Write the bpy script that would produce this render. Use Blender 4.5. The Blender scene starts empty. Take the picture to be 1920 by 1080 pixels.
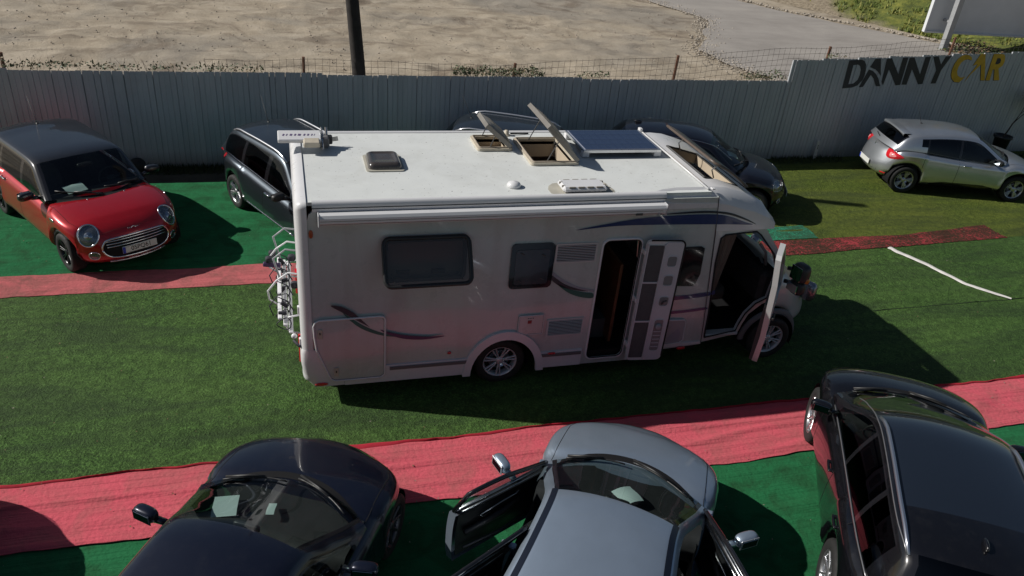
import bpy, bmesh, math, random
from mathutils import Vector, Matrix, noise
from mathutils.bvhtree import BVHTree
rnd = random.Random(7)
PI = math.pi
sc = bpy.context.scene
COL = sc.collection

# ------------------------------------------------------------ camera, sky, sun, exposure
def setup():
    yaw, pitch, roll, f = 0.3117, 0.524, 0.1009, 1451.93
    cy, sy, cp, sp = math.cos(yaw), math.sin(yaw), math.cos(pitch), math.sin(pitch)
    F = Vector((sy*cp, cy*cp, -sp)); Rt = Vector((cy, -sy, 0)); U = Rt.cross(F)
    c, s = math.cos(roll), math.sin(roll)
    r = c*Rt + s*U; u = -s*Rt + c*U
    cam = bpy.data.cameras.new('camera'); o = bpy.data.objects.new('camera', cam); COL.objects.link(o)
    M = Matrix((r, u, -F)).transposed().to_4x4(); M.translation = (0.0109, -7.8666, 6.273)
    o.matrix_world = M
    cam.sensor_width = 36; cam.lens = f/1920*36; cam.clip_start = .05; cam.clip_end = 900
    sc.camera = o
    w = bpy.data.worlds.new('World'); sc.world = w; w.use_nodes = True
    nt = w.node_tree; bg = nt.nodes['Background']
    sky = nt.nodes.new('ShaderNodeTexSky'); sky.sky_type = 'NISHITA'; sky.sun_disc = False
    d = Vector((-1.35, .42, 1.0)).normalized()          # towards the sun
    sky.sun_elevation = math.asin(d.z); sky.sun_rotation = math.atan2(d.x, d.y)
    sky.air_density = 1.0; sky.dust_density = 1.0; sky.ozone_density = 1.0
    nt.links.new(sky.outputs[0], bg.inputs[0]); bg.inputs[1].default_value = .042
    sl = bpy.data.lights.new('sun', 'SUN'); so = bpy.data.objects.new('sun', sl); COL.objects.link(so)
    sl.energy = 4.9; sl.angle = math.radians(.5); sl.color = (1, .96, .9)
    so.rotation_euler = (-d).to_track_quat('-Z', 'Y').to_euler()
    so.location = (-20, 10, 20)
    sc.view_settings.view_transform = 'Standard'; sc.view_settings.look = 'None'
    sc.view_settings.exposure = -0.08; sc.view_settings.gamma = 1; sc.view_settings.use_curve_mapping = False
setup()
sc.cycles.caustics_reflective = False; sc.cycles.caustics_refractive = False

# ------------------------------------------------------------ helpers
MATS = {}
def nodes(name):
    m = bpy.data.materials.new(name); m.use_nodes = True
    nt = m.node_tree; b = nt.nodes['Principled BSDF']
    return m, nt, b
def N(nt, typ, **kw):
    n = nt.nodes.new(typ)
    for k, v in kw.items():
        if k in n.inputs: n.inputs[k].default_value = v
        else: setattr(n, k, v)
    return n
def noise_tex(nt, scale, detail=4, rough=.6, vec=None, dist=0):
    n = N(nt, 'ShaderNodeTexNoise'); n.inputs['Scale'].default_value = scale
    n.inputs['Detail'].default_value = detail; n.inputs['Roughness'].default_value = rough; n.inputs['Distortion'].default_value = dist
    if vec is None:
        tc = nt.nodes.get('TC') or N(nt, 'ShaderNodeTexCoord', name='TC'); vec = tc.outputs['Object']
    nt.links.new(vec, n.inputs['Vector'])
    return n.outputs[0]
def ramp(nt, fac, stops):
    r = N(nt, 'ShaderNodeValToRGB'); nt.links.new(fac, r.inputs[0])
    e = r.color_ramp.elements
    while len(e) < len(stops): e.new(.5)
    for q, (p, c) in zip(e, stops):
        q.position = p; q.color = (*c, 1) if len(c) == 3 else c
    return r.outputs[0]
def mixc(nt, fac, a, b, mode='MIX'):
    m = N(nt, 'ShaderNodeMix', data_type='RGBA', blend_type=mode)
    for s, v in ((0, fac), (6, a), (7, b)):
        if hasattr(v, 'links'): nt.links.new(v, m.inputs[s])
        else: m.inputs[s].default_value = v if s == 0 else (*v[:3], 1)
    return m.outputs[2]
def bump(nt, b, h, strength=.5, dist=.02):
    n = N(nt, 'ShaderNodeBump'); n.inputs['Strength'].default_value = strength; n.inputs['Distance'].default_value = dist
    nt.links.new(h, n.inputs['Height']); nt.links.new(n.outputs[0], b.inputs['Normal'])
def g3(v): return (v, v, v)
def mat(name, col, rough=.5, metal=0., coat=0., var=0., vs=3., bmp=0., bs=40., spec=.5, alpha=None):
    if name in MATS: return MATS[name]
    m, nt, b = nodes(name)
    b.inputs['Base Color'].default_value = (*col, 1); b.inputs['Roughness'].default_value = rough
    b.inputs['Metallic'].default_value = metal; b.inputs['Coat Weight'].default_value = coat
    b.inputs['Coat Roughness'].default_value = .04; b.inputs['Specular IOR Level'].default_value = spec
    if var:
        c = ramp(nt, noise_tex(nt, vs, 6), [(.25, tuple(x*(1-var) for x in col)), (.75, tuple(min(1, x*(1+var)) for x in col))])
        nt.links.new(c, b.inputs['Base Color'])
        r = ramp(nt, noise_tex(nt, vs*2.3, 5), [(.3, g3(max(0, rough-.08))), (.7, g3(min(1, rough+.12)))])
        nt.links.new(r, b.inputs['Roughness'])
    if bmp: bump(nt, b, noise_tex(nt, bs, 4), bmp, .01)
    MATS[name] = m; return m
def glass(name, tint=(.3, .34, .33), f0=1.5):
    if name in MATS: return MATS[name]
    m, nt, b = nodes(name); nt.nodes.remove(b)
    t = N(nt, 'ShaderNodeBsdfTransparent'); t.inputs[0].default_value = (*tint, 1)
    g = N(nt, 'ShaderNodeBsdfGlossy'); g.inputs['Roughness'].default_value = .02; g.inputs[0].default_value = (.95, .97, 1, 1)
    lw = N(nt, 'ShaderNodeLayerWeight'); lw.inputs[0].default_value = .5
    pw = N(nt, 'ShaderNodeMath', operation='POWER'); nt.links.new(lw.outputs['Facing'], pw.inputs[0]); pw.inputs[1].default_value = 4.5
    fr = N(nt, 'ShaderNodeMath', operation='MULTIPLY_ADD'); nt.links.new(pw.outputs[0], fr.inputs[0]); fr.inputs[1].default_value = .7; fr.inputs[2].default_value = .045
    mx = N(nt, 'ShaderNodeMixShader'); L = nt.links.new
    L(fr.outputs[0], mx.inputs[0]); L(t.outputs[0], mx.inputs[1]); L(g.outputs[0], mx.inputs[2])
    L(mx.outputs[0], nt.nodes['Material Output'].inputs[0])
    MATS[name] = m; return m
def tag(o, label=None, cat=None, group=None, kind=None):
    for k, v in (('label', label), ('category', cat), ('group', group), ('kind', kind)):
        if v: o[k] = v
    return o
def empty(name, loc=(0, 0, 0), rz=0, label=None, cat=None, group=None):
    o = bpy.data.objects.new(name, None); COL.objects.link(o); o.location = loc; o.rotation_euler = (0, 0, rz)
    return tag(o, label, cat, group)
def link(name, me, m=None, parent=None, smooth=False, loc=None):
    o = bpy.data.objects.new(name, me); COL.objects.link(o)
    if m and not me.materials: me.materials.append(m)
    if smooth:
        for p in me.polygons: p.use_smooth = True
    if parent: o.parent = parent
    if loc: o.location = loc
    return o
class MB:
    def __init__(s): s.v = []; s.f = []; s.mi = []
    def add(s, vs, fs, mi=0):
        k = len(s.v); s.v += [tuple(p) for p in vs]; s.f += [tuple(i+k for i in f) for f in fs]; s.mi += [mi]*len(fs); return s
    def box(s, c, d, R=None, mi=0, ch=0):
        x, y, z = d[0]/2, d[1]/2, d[2]/2
        if ch:
            e = ch; vs = []
            for sz, rr in ((-z, e), (-z+e, 0), (z-e, 0), (z, e)):
                X, Yy = x-rr, y-rr
                vs += [(-X, -Yy+e*(rr == 0), sz), (-X+e*(rr == 0), -Yy, sz), (X-e*(rr == 0), -Yy, sz), (X, -Yy+e*(rr == 0), sz),
                       (X, Yy-e*(rr == 0), sz), (X-e*(rr == 0), Yy, sz), (-X+e*(rr == 0), Yy, sz), (-X, Yy-e*(rr == 0), sz)]
            fs = [tuple(range(7, -1, -1)), tuple(range(24, 32))]
            for r in range(3):
                for i in range(8): fs.append((r*8+i, r*8+(i+1) % 8, r*8+8+(i+1) % 8, r*8+8+i))
        else:
            vs = [(a*x, b*y, cc*z) for cc in (-1, 1) for a, b in ((-1, -1), (1, -1), (1, 1), (-1, 1))]
            fs = [(3, 2, 1, 0), (4, 5, 6, 7), (0, 1, 5, 4), (1, 2, 6, 5), (2, 3, 7, 6), (3, 0, 4, 7)]
        out = []
        for p in vs:
            p = Vector(p)
            if R: p = R @ p
            out.append(p+Vector(c))
        return s.add(out, fs, mi)
    def tube(s, pts, r, n=8, mi=0, cap=True):
        pts = [Vector(p) for p in pts]; rs = r if isinstance(r, (list, tuple)) else [r]*len(pts)
        vs = []; up = None
        for i, p in enumerate(pts):
            t = (pts[min(i+1, len(pts)-1)]-pts[max(i-1, 0)]).normalized()
            if up is None: up = Vector((0, 0, 1)) if abs(t.z) < .9 else Vector((1, 0, 0))
            a = t.cross(up).normalized(); b = a.cross(t); up = b
            for k in range(n):
                an = 2*PI*k/n; vs.append(p+(a*math.cos(an)+b*math.sin(an))*rs[i])
        fs = [(i*n+k, i*n+(k+1) % n, (i+1)*n+(k+1) % n, (i+1)*n+k) for i in range(len(pts)-1) for k in range(n)]
        if cap: fs += [tuple(range(n-1, -1, -1)), tuple(range((len(pts)-1)*n, len(pts)*n))]
        return s.add(vs, fs, mi)
    def grid(s, rows, mi=0, flip=False):
        n = len(rows[0]); vs = [p for r in rows for p in r]
        fs = [(i*n+k, i*n+k+1, (i+1)*n+k+1, (i+1)*n+k) for i in range(len(rows)-1) for k in range(n-1)]
        if flip: fs = [f[::-1] for f in fs]
        return s.add(vs, fs, mi)
    def lathe(s, prof, c=(0, 0, 0), n=24, axis='Z', mi=0, a0=0, a1=2*PI):
        rows = []
        for k in range(n+1):
            a = a0+(a1-a0)*k/n; row = []
            for r, h in prof:
                p = (r*math.cos(a), r*math.sin(a), h)
                if axis == 'Y': p = (p[0], p[2], p[1])
                if axis == 'X': p = (p[2], p[0], p[1])
                row.append((p[0]+c[0], p[1]+c[1], p[2]+c[2]))
            rows.append(row)
        return s.grid(rows, mi)
    def mesh(s, name='m', mats=(), smooth=False, weld=False):
        me = bpy.data.meshes.new(name); me.from_pydata(s.v, [], s.f)
        for m in mats: me.materials.append(m)
        if len(mats) > 1: me.polygons.foreach_set('material_index', s.mi)
        if weld or True:
            bm = bmesh.new(); bm.from_mesh(me)
            if weld: bmesh.ops.remove_doubles(bm, verts=bm.verts, dist=1e-5)
            bmesh.ops.recalc_face_normals(bm, faces=bm.faces); bm.to_mesh(me); bm.free()
        if smooth:
            for p in me.polygons: p.use_smooth = True
        return me
    def build(s, name, m, parent=None, smooth=False, weld=False, bevel=0, loc=None):
        ms = m if isinstance(m, (list, tuple)) else (m,)
        o = link(name, s.mesh(name, ms, smooth, weld), None, parent, loc=loc)
        if bevel:
            b = o.modifiers.new('b', 'BEVEL'); b.width = bevel; b.segments = 2; b.limit_method = 'ANGLE'
        return o
def plate(name, outer, holes, fr, th, m, parent=None, smooth=False):
    """flat plate with holes: 2-D outlines mapped by fr(u,v)->point, thickness th along the normal nrm=fr.n"""
    bm = bmesh.new(); edges = []
    for loop in [outer]+list(holes):
        vs = [bm.verts.new(fr(*p)) for p in loop]
        edges += [bm.edges.new((vs[i], vs[(i+1) % len(vs)])) for i in range(len(vs))]
    bmesh.ops.triangle_fill(bm, use_beauty=True, use_dissolve=False, edges=edges)
    if th:
        n = Vector(fr(0, 0)); n = (Vector(fr(1, 0))-n).cross(Vector(fr(0, 1))-n).normalized()
        r = bmesh.ops.extrude_face_region(bm, geom=bm.faces[:])
        for g in r['geom']:
            if isinstance(g, bmesh.types.BMVert): g.co += n*th
    bmesh.ops.recalc_face_normals(bm, faces=bm.faces)
    me = bpy.data.meshes.new(name); bm.to_mesh(me); bm.free()
    return link(name, me, m, parent, smooth)
def rrect(x0, z0, x1, z1, r, n=5, rs=None):
    rs = rs or (r, r, r, r); out = []
    for (cx, cz, a0), rr in zip(((x1, z1, 0), (x0, z1, 1), (x0, z0, 2), (x1, z0, 3)), rs):
        sx = -1 if cx == x1 else 1; sz = -1 if cz == z1 else 1
        for k in range(n+1):
            a = (a0+k/n)*PI/2; out.append((cx+sx*rr+math.cos(a)*rr, cz+sz*rr+math.sin(a)*rr))
    return out
def crv(pts, x):
    """smooth interpolation through (x, value) control points (monotone-ish cubic)"""
    if x <= pts[0][0]: return pts[0][1]
    if x >= pts[-1][0]: return pts[-1][1]
    for i in range(len(pts)-1):
        x0, y0 = pts[i]; x1, y1 = pts[i+1]
        if x <= x1:
            def sl(j):
                if j <= 0 or j >= len(pts)-1: return None
                a = (pts[j][1]-pts[j-1][1])/(pts[j][0]-pts[j-1][0]); b = (pts[j+1][1]-pts[j][1])/(pts[j+1][0]-pts[j][0])
                return 0 if a*b < 0 else (a+b)/2
            d = (y1-y0)/(x1-x0); m0 = sl(i); m1 = sl(i+1); m0 = d if m0 is None else m0; m1 = d if m1 is None else m1
            if d == 0: m0 = m1 = 0
            t = (x-x0)/(x1-x0); h = x1-x0
            return (2*t**3-3*t*t+1)*y0+(t**3-2*t*t+t)*h*m0+(-2*t**3+3*t*t)*y1+(t**3-t*t)*h*m1
def ellipsoid(mb, c, d, e=2.0, nu=14, nv=10, R=None, mi=0):
    def sp(x, p): return math.copysign(abs(x)**p, x)
    rows = []
    for i in range(nv+1):
        ph = -PI/2+PI*i/nv; row = []
        for j in range(nu+1):
            th = 2*PI*j/nu; q = 2/e
            p = Vector((sp(math.cos(ph), q)*sp(math.cos(th), q)*d[0]/2, sp(math.cos(ph), q)*sp(math.sin(th), q)*d[1]/2, sp(math.sin(ph), q)*d[2]/2))
            if R: p = R @ p
            row.append(p+Vector(c))
        rows.append(row)
    return mb.grid(rows, mi)
def text_mesh(s, size, shear=0., ext=.001):
    cu = bpy.data.curves.new('t', 'FONT'); cu.body = s; cu.size = size; cu.shear = shear; cu.extrude = ext
    cu.align_x = 'CENTER'; cu.align_y = 'CENTER'
    o = bpy.data.objects.new('t', cu); COL.objects.link(o)
    dg = bpy.context.evaluated_depsgraph_get(); me = bpy.data.meshes.new_from_object(o.evaluated_get(dg))
    bpy.data.objects.remove(o); return me

# ------------------------------------------------------------ materials
BLACK = mat('black_plastic', (.018, .018, .019), .45, var=.3, vs=6)
RUBBER = mat('rubber', (.012, .012, .012), .75, var=.3, vs=9)
DARK = mat('dark_trim', (.010, .010, .011), .7, spec=.2)
GLOSSB = mat('gloss_black', (.01, .01, .012), .12, coat=.5)
CHROME = mat('chrome', (.75, .75, .77), .12, 1)
ALU = mat('brushed_aluminium', (.62, .63, .65), .28, 1, var=.1)
RIM = mat('alloy', (.5, .51, .53), .3, .9, var=.08)
RIMB = mat('black_alloy', (.03, .03, .032), .28, .6)
INTER = mat('car_interior', (.022, .022, .024), .7, var=.3, vs=8)
SEAT = mat('seat_cloth', (.035, .034, .036), .85, var=.3, vs=12)
GLASS = glass('car_glass', (.60, .66, .64))
GLASSD = glass('privacy_glass', (.035, .04, .042))
GLASSL = glass('clear_lens', (.75, .78, .8), 1.45)
PAPER = mat('paper', (.62, .76, .74), .6)
REDL = mat('red_lens', (.55, .012, .02), .12, coat=1)
ORANGE = mat('orange_lens', (.6, .18, .02), .2, coat=1)

# ------------------------------------------------------------ ground surfaces
def turf_mat(name, c1, c2, c3, patch=.4):
    m, nt, b = nodes(name)
    fine = noise_tex(nt, 40, 3, .75); mid = noise_tex(nt, 9, 4, .6); big = noise_tex(nt, .55, 5, .6, dist=.6)
    a = ramp(nt, fine, [(.36, tuple(x*.75 for x in c1)), (.52, c2), (.66, tuple(x*1.25 for x in c3))])
    a = mixc(nt, ramp(nt, big, [(.3, g3(0)), (.7, g3(patch))]), a, tuple(x*f for x, f in zip(c3, (1.15, .95, 1.1))))
    a = mixc(nt, ramp(nt, mid, [(.3, g3(.55)), (.6, g3(0))]), a, tuple(x*.55 for x in c1))
    st = noise_tex(nt, 1.6, 3, .5, dist=1.2)
    tr = N(nt, 'ShaderNodeMapping'); tr.inputs['Scale'].default_value = (.35, 2.2, 1); tr.inputs['Rotation'].default_value = (0, 0, .25); nt.links.new(nt.nodes['TC'].outputs['Object'], tr.inputs[0])
    a = mixc(nt, ramp(nt, noise_tex(nt, .9, 6, .65, vec=tr.outputs[0], dist=.9), [(.44, g3(0)), (.62, g3(.6))]), a, tuple(x*.6+.012 for x in c1))
    a = mixc(nt, ramp(nt, noise_tex(nt, 130, 2, .5), [(.70, g3(0)), (.76, g3(.6))]), a, tuple(min(1, x*1.8+.05) for x in c3))
    a = mixc(nt, ramp(nt, st, [(.62, g3(0)), (.75, g3(.3))]), a, (c2[0]*.7, c2[1]*.7, c2[2]*.8))
    nt.links.new(a, b.inputs['Base Color']); b.inputs['Roughness'].default_value = .8
    b.inputs['Specular IOR Level'].default_value = .2
    h = N(nt, 'ShaderNodeMath', operation='ADD'); nt.links.new(fine, h.inputs[0])
    h2 = N(nt, 'ShaderNodeMath', operation='MULTIPLY'); nt.links.new(mid, h2.inputs[0]); h2.inputs[1].default_value = .8
    nt.links.new(h2.outputs[0], h.inputs[1]); bump(nt, b, h.outputs[0], .9, .03)
    return m
TURF = turf_mat('artificial_turf', (.022, .052, .010), (.052, .122, .024), (.098, .195, .045))
YELL = turf_mat('yellow_turf', (.042, .07, .010), (.085, .125, .016), (.145, .19, .032), .5)
def felt_mat(name, c, dark, dirt=.5, scale=3., mott=0., light=None):
    m, nt, b = nodes(name)
    f = noise_tex(nt, 90, 2, .6); big = noise_tex(nt, scale, 6, .65, dist=.8); med = noise_tex(nt, 22, 4, .6)
    a = mixc(nt, ramp(nt, f, [(.35, g3(0)), (.7, g3(.35))]), c, light or tuple(min(1, x*1.25+.02) for x in c))
    a = mixc(nt, ramp(nt, big, [(.42, g3(0)), (.72, g3(dirt))]), a, dark)
    if mott:
        k = noise_tex(nt, 16, 5, .75, dist=1.5); k3 = noise_tex(nt, 1.2, 3, .5)
        kk = N(nt, 'ShaderNodeMath', operation='MULTIPLY_ADD'); nt.links.new(k3, kk.inputs[0]); kk.inputs[1].default_value = .35; nt.links.new(k, kk.inputs[2])
        a = mixc(nt, ramp(nt, kk.outputs[0], [(.58, g3(0)), (.70, g3(mott))]), a, dark)
    # faint rolled-out creases running along the strip
    tc = nt.nodes['TC']; mp = N(nt, 'ShaderNodeMapping'); mp.inputs['Scale'].default_value = (.35, 9, 1)
    nt.links.new(tc.outputs['Object'], mp.inputs[0]); cr = noise_tex(nt, 1.4, 4, .6, vec=mp.outputs[0], dist=.5)
    nt.links.new(a, b.inputs['Base Color']); b.inputs['Roughness'].default_value = .92; b.inputs['Specular IOR Level'].default_value = .1
    s = N(nt, 'ShaderNodeMath', operation='MULTIPLY_ADD'); nt.links.new(cr, s.inputs[0]); s.inputs[1].default_value = 3.; nt.links.new(med, s.inputs[2])
    bump(nt, b, s.outputs[0], .55, .02)
    return m
REDC = felt_mat('red_felt', (.56, .095, .125), (.32, .12, .11), .6, 2.4)
REDC2 = felt_mat('worn_red_felt', (.46, .12, .125), (.15, .085, .07), .8, 2.2)
REDM = felt_mat('mottled_red_felt', (.36, .045, .055), (.05, .03, .02), .7, 3.5, mott=1)
GREENC = felt_mat('green_felt', (.016, .135, .05), (.018, .06, .025), .85, 2.6)
TEAL = felt_mat('teal_felt', (.03, .3, .17), (.03, .06, .035), .7, 4, mott=.8)
def sheet(name, outline, z, m, res=.08, amp=.0, seed=0, kind='structure', label=None, cat=None, edge=0., th=.006, stretch=(1, 4), jag=0.):
    """quad sheet between a lower and an upper edge polyline: outline = (lower pts, upper pts) over x"""
    lo, up = outline; x0 = max(lo[0][0], up[0][0]); x1 = min(lo[-1][0], up[-1][0])
    def ev(p, x):
        for (a, b), (c, d) in zip(p, p[1:]):
            if x <= c: return b+(d-b)*(x-a)/max(1e-6, c-a)
        return p[-1][1]
    nx = max(2, int((x1-x0)/res)); ymax = max(abs(ev(up, x0+(x1-x0)*i/20)-ev(lo, x0+(x1-x0)*i/20)) for i in range(21))
    ny = max(2, int(ymax/(res*.6))) if amp else max(2, int(ymax/.3))
    rows = []
    for i in range(nx+1):
        x = x0+(x1-x0)*i/nx; yl, yu = ev(lo, x), ev(up, x)
        yl += edge*(noise.noise((x*.9, seed, 1))+.5*noise.noise((x*4, seed, 2))); yu += edge*(noise.noise((x*.9, seed, 5))+.5*noise.noise((x*4, seed, 6)))
        row = []
        for j in range(ny+1):
            t = j/ny; y = yl+(yu-yl)*t; h = 0
            if amp:
                n1 = noise.noise((x*stretch[0]*.5+seed, y*stretch[1], .3)); n2 = noise.noise((x*stretch[0]*1.3, y*stretch[1]*1.7+seed, 7.))
                h = amp*(max(0, 1-abs(n1)*5)*.9+.25*(n2+.7)); h *= min(1, 6*min(t, 1-t)+.15)
            row.append((x+jag*noise.noise((y*5, seed, 3)) if i in (0, nx) else x, y, z+max(0, h)))
        rows.append(row)
    mb = MB(); mb.grid(rows)
    if kind != 'structure' and th:   # real thickness: turned-down rim
        for e in (0, -1):
            mb.grid([[(p[0][0], p[0][1] if False else p[0][1], p[0][2]) for p in ()] or [r[e] for r in rows], [(r[e][0], r[e][1], max(0.0, z-th)) for r in rows]])
        for r in (rows[0], rows[-1]): mb.grid([r, [(q[0], q[1], max(0.0, z-th)) for q in r]])
    me = mb.mesh(name, (m,), True)
    o = link(name, me)
    if kind == 'structure': o['kind'] = 'structure'
    else: tag(o, label, cat, 'red carpet strips on the yard' if name == 'red_carpet' else 'green carpets on the yard')
    return o
def ground_mats():
    m, nt, b = nodes('dirt')
    big = noise_tex(nt, .12, 6, .6, dist=.8); mid = noise_tex(nt, .8, 7, .65, dist=.5); f = noise_tex(nt, 14, 6, .75)
    mp = N(nt, 'ShaderNodeMapping'); mp.inputs['Scale'].default_value = (.4, 1.1, 1); mp.inputs['Rotation'].default_value = (0, 0, .12)
    nt.links.new(nt.nodes['TC'].outputs['Object'], mp.inputs[0]); st = noise_tex(nt, .9, 7, .65, vec=mp.outputs[0], dist=.7)
    a = ramp(nt, mid, [(.25, (.28, .23, .17)), (.5, (.40, .34, .26)), (.75, (.49, .425, .335))])
    a = mixc(nt, ramp(nt, st, [(.52, g3(0)), (.68, g3(.75))]), a, (.155, .125, .095))
    a = mixc(nt, ramp(nt, big, [(.50, g3(0)), (.62, g3(.65))]), a, (.25, .23, .2))
    a = mixc(nt, ramp(nt, noise_tex(nt, .22, 8, .7, dist=1.6), [(.55, g3(0)), (.63, g3(.6))]), a, (.15, .115, .085))
    a = mixc(nt, ramp(nt, f, [(.5, g3(0)), (.72, g3(.35))]), a, (.16, .135, .11))
    a = mixc(nt, ramp(nt, f, [(.25, g3(.35)), (.38, g3(0))]), a, (.48, .44, .37))
    nt.links.new(a, b.inputs['Base Color']); b.inputs['Roughness'].default_value = .95; b.inputs['Specular IOR Level'].default_value = .15
    s = N(nt, 'ShaderNodeMath', operation='MULTIPLY_ADD'); nt.links.new(mid, s.inputs[0]); s.inputs[1].default_value = 2.; nt.links.new(f, s.inputs[2])
    bump(nt, b, s.outputs[0], .55, .05)
    t, nt, b = nodes('dusty_tarmac')
    big = noise_tex(nt, .35, 6, .6, dist=.5); f = noise_tex(nt, 40, 4, .7)
    mp = N(nt, 'ShaderNodeMapping'); mp.inputs['Scale'].default_value = (.15, 1.4, 1); mp.inputs['Rotation'].default_value = (0, 0, -.5)
    nt.links.new(nt.nodes['TC'].outputs['Object'], mp.inputs[0]); st = noise_tex(nt, 1.2, 6, .6, vec=mp.outputs[0], dist=.3)
    a = ramp(nt, big, [(.3, (.26, .235, .21)), (.55, (.34, .31, .28)), (.75, (.40, .365, .325))])
    a = mixc(nt, ramp(nt, st, [(.45, g3(0)), (.7, g3(.45))]), a, (.42, .385, .345))
    a = mixc(nt, ramp(nt, f, [(.35, g3(.35)), (.6, g3(0))]), a, (.1, .1, .1))
    nt.links.new(a, b.inputs['Base Color']); b.inputs['Roughness'].default_value = .9; bump(nt, b, f, .3, .01)
    return m, t
DIRT, TARMAC = ground_mats()
def setting():
    o = MB().grid([[(-250, y, -.03), (350, y, -.03)] for y in (-150, 8.2, 450)]).build('ground', DIRT); o['kind'] = 'structure'
    # the dirt lot beyond the wall, with ruts, heaps and stones
    def h(x, y):
        v = .12*noise.noise((x*.25, y*.5, 0))+.08*noise.noise((x*.9, y*1.6, 3))+.05*noise.noise((x*3, y*4, 5))+.05*(abs(noise.noise((x*1.7, y*2.6, 9)))-.2)
        k = min(1, max(0, (y-8.6)/2))
        d = math.hypot((x-23)/9, (y-22)/9); k *= min(1, max(0.0, d-.7)*1.6) if d < 1.6 else 1
        return .0+k*v*1.3
    rows = []
    for i in range(300):
        x = -22+70*i/299; rows.append([(x, 8.15+42*(j/169)**1.35, h(x, 8.15+42*(j/169)**1.35)) for j in range(170)])
    o = MB().grid(rows).build('dirt_lot', DIRT, smooth=True); o['kind'] = 'structure'
    pts = [(15.0, 18.84), (16.2, 20.6), (16.9, 22.1), (18.0, 23.6), (18.36, 24.9), (17.5, 27.2), (17.21, 29.5), (20, 31.5), (22.56, 30.8), (23.3, 28.2), (24.4, 26.4), (25.6, 24.6), (27.2, 22.6), (28.6, 20.6), (31, 18.6), (34, 16.5), (30, 12.5), (21, 12), (17.2, 13.0), (15.9, 14.6), (15.2, 16.6)]
    out = []
    for i, p in enumerate(pts):
        q = pts[(i+1) % len(pts)]
        for k in range(5):
            t = k/5; x, y = p[0]+(q[0]-p[0])*t, p[1]+(q[1]-p[1])*t
            out.append((x+.25*noise.noise((x*.8, y*.8, 1)), y+.25*noise.noise((x*.8, y*.8, 9))))
    o = plate('tarmac', out, [], lambda u, v: (u, v, .035), .02, TARMAC); o['kind'] = 'structure'
    sheet('yard_ground', ([(-14, -9), (30, -9)], [(-14, 8.0), (30, 8.0)]), 0, mat('yard_earth', (.06, .055, .04), .95, var=.4, vs=2, bmp=.5), res=.8)
    sheet('artificial_turf', ([(-14, -.99), (30, -.99)], [(-14, 3.05), (8.8, 3.05), (15.0, 3.35), (15.3, 4.3), (30, 5.3)]), .012, TURF, res=.15, amp=.02, stretch=(.5, .8), seed=3)
    sheet('yellow_grass', ([(8.3, 3.02), (30, 3.1)], [(8.3, 7.86), (30, 8.6)]), .006, YELL, res=.2, amp=.02, stretch=(.6, .8), seed=4)
setting()
sheet('green_carpet', ([(-9, 3.5), (8.35, 3.55)], [(-9, 7.05), (8.35, 7.1)]), .01, GREENC, amp=.024, seed=11, kind='thing', label='wide bright green felt carpet under the parked cars along the wall', cat='carpet', edge=.03, stretch=(.5, 3))
sheet('green_carpet', ([(-9, -8.5), (14, -8.5)], [(-9, -1.8), (14, -1.85)]), .01, GREENC, amp=.03, seed=12, kind='thing', label='green felt carpet under the three cars nearest the camera', cat='carpet', edge=.02, stretch=(.5, 3))
sheet('green_carpet', ([(8.36, 3.62), (9.95, 3.66)], [(8.36, 4.2), (9.93, 4.22)]), .02, TEAL, res=.05, amp=.016, seed=13, kind='thing', label='small teal green carpet offcut beside the front of the motorhome', cat='carpet', edge=.03, stretch=(2, 3), jag=.05)
sheet('red_carpet', ([(-9, 2.98), (8.0, 3.02)], [(-9, 3.6), (8.0, 3.62)]), .022, REDC2, amp=.026, seed=14, kind='thing', label='stained pink red carpet strip in front of the red hatchback', cat='carpet', edge=.05)
sheet('red_carpet', ([(8.03, 2.98), (14.2, 3.27)], [(8.03, 3.6), (12, 3.62), (14.75, 3.93)]), .024, REDM, res=.05, amp=.02, seed=15, kind='thing', label='mottled dark red carpet strip running from the motorhome cab to the right', cat='carpet', edge=.03, stretch=(2, 4), jag=.15)
sheet('red_carpet', ([(-9, -1.87), (14, -1.93)], [(-9, -.96), (3, -.93), (14, -1.03)]), .03, REDC, res=.05, amp=.034, seed=16, kind='thing', label='long pink red carpet strip between the turf and the front row of cars', cat='carpet', edge=.045, stretch=(.7, 4))
def hem():
    mb = MB(); rows = []
    for i in range(260):
        x = -5+17*i/259; yl = (-.96+.03*(x+9)/12 if x < 3 else -.93-.10*(x-3)/11)+.045*(noise.noise((x*.9, 16, 5))+.5*noise.noise((x*4, 16, 6)))
        w = .004+.075*max(0, noise.noise((x*.8, 4, 4))+.15); h = .022+.03*max(0, noise.noise((x*1.1, 7, 7)))
        rows.append([(x, yl-w, .036), (x, yl-w*.3, .036+h), (x, yl+.012, .030+h*.7), (x, yl+.02, .012)])
    mb.grid(rows); car = [o for o in COL.objects if o.name.startswith('red_carpet')][-1]
    mb.build('carpet_hem', mat('deep_red_hem', (.40, .012, .03), .9, var=.3, vs=6), car, smooth=True)
hem()
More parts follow.
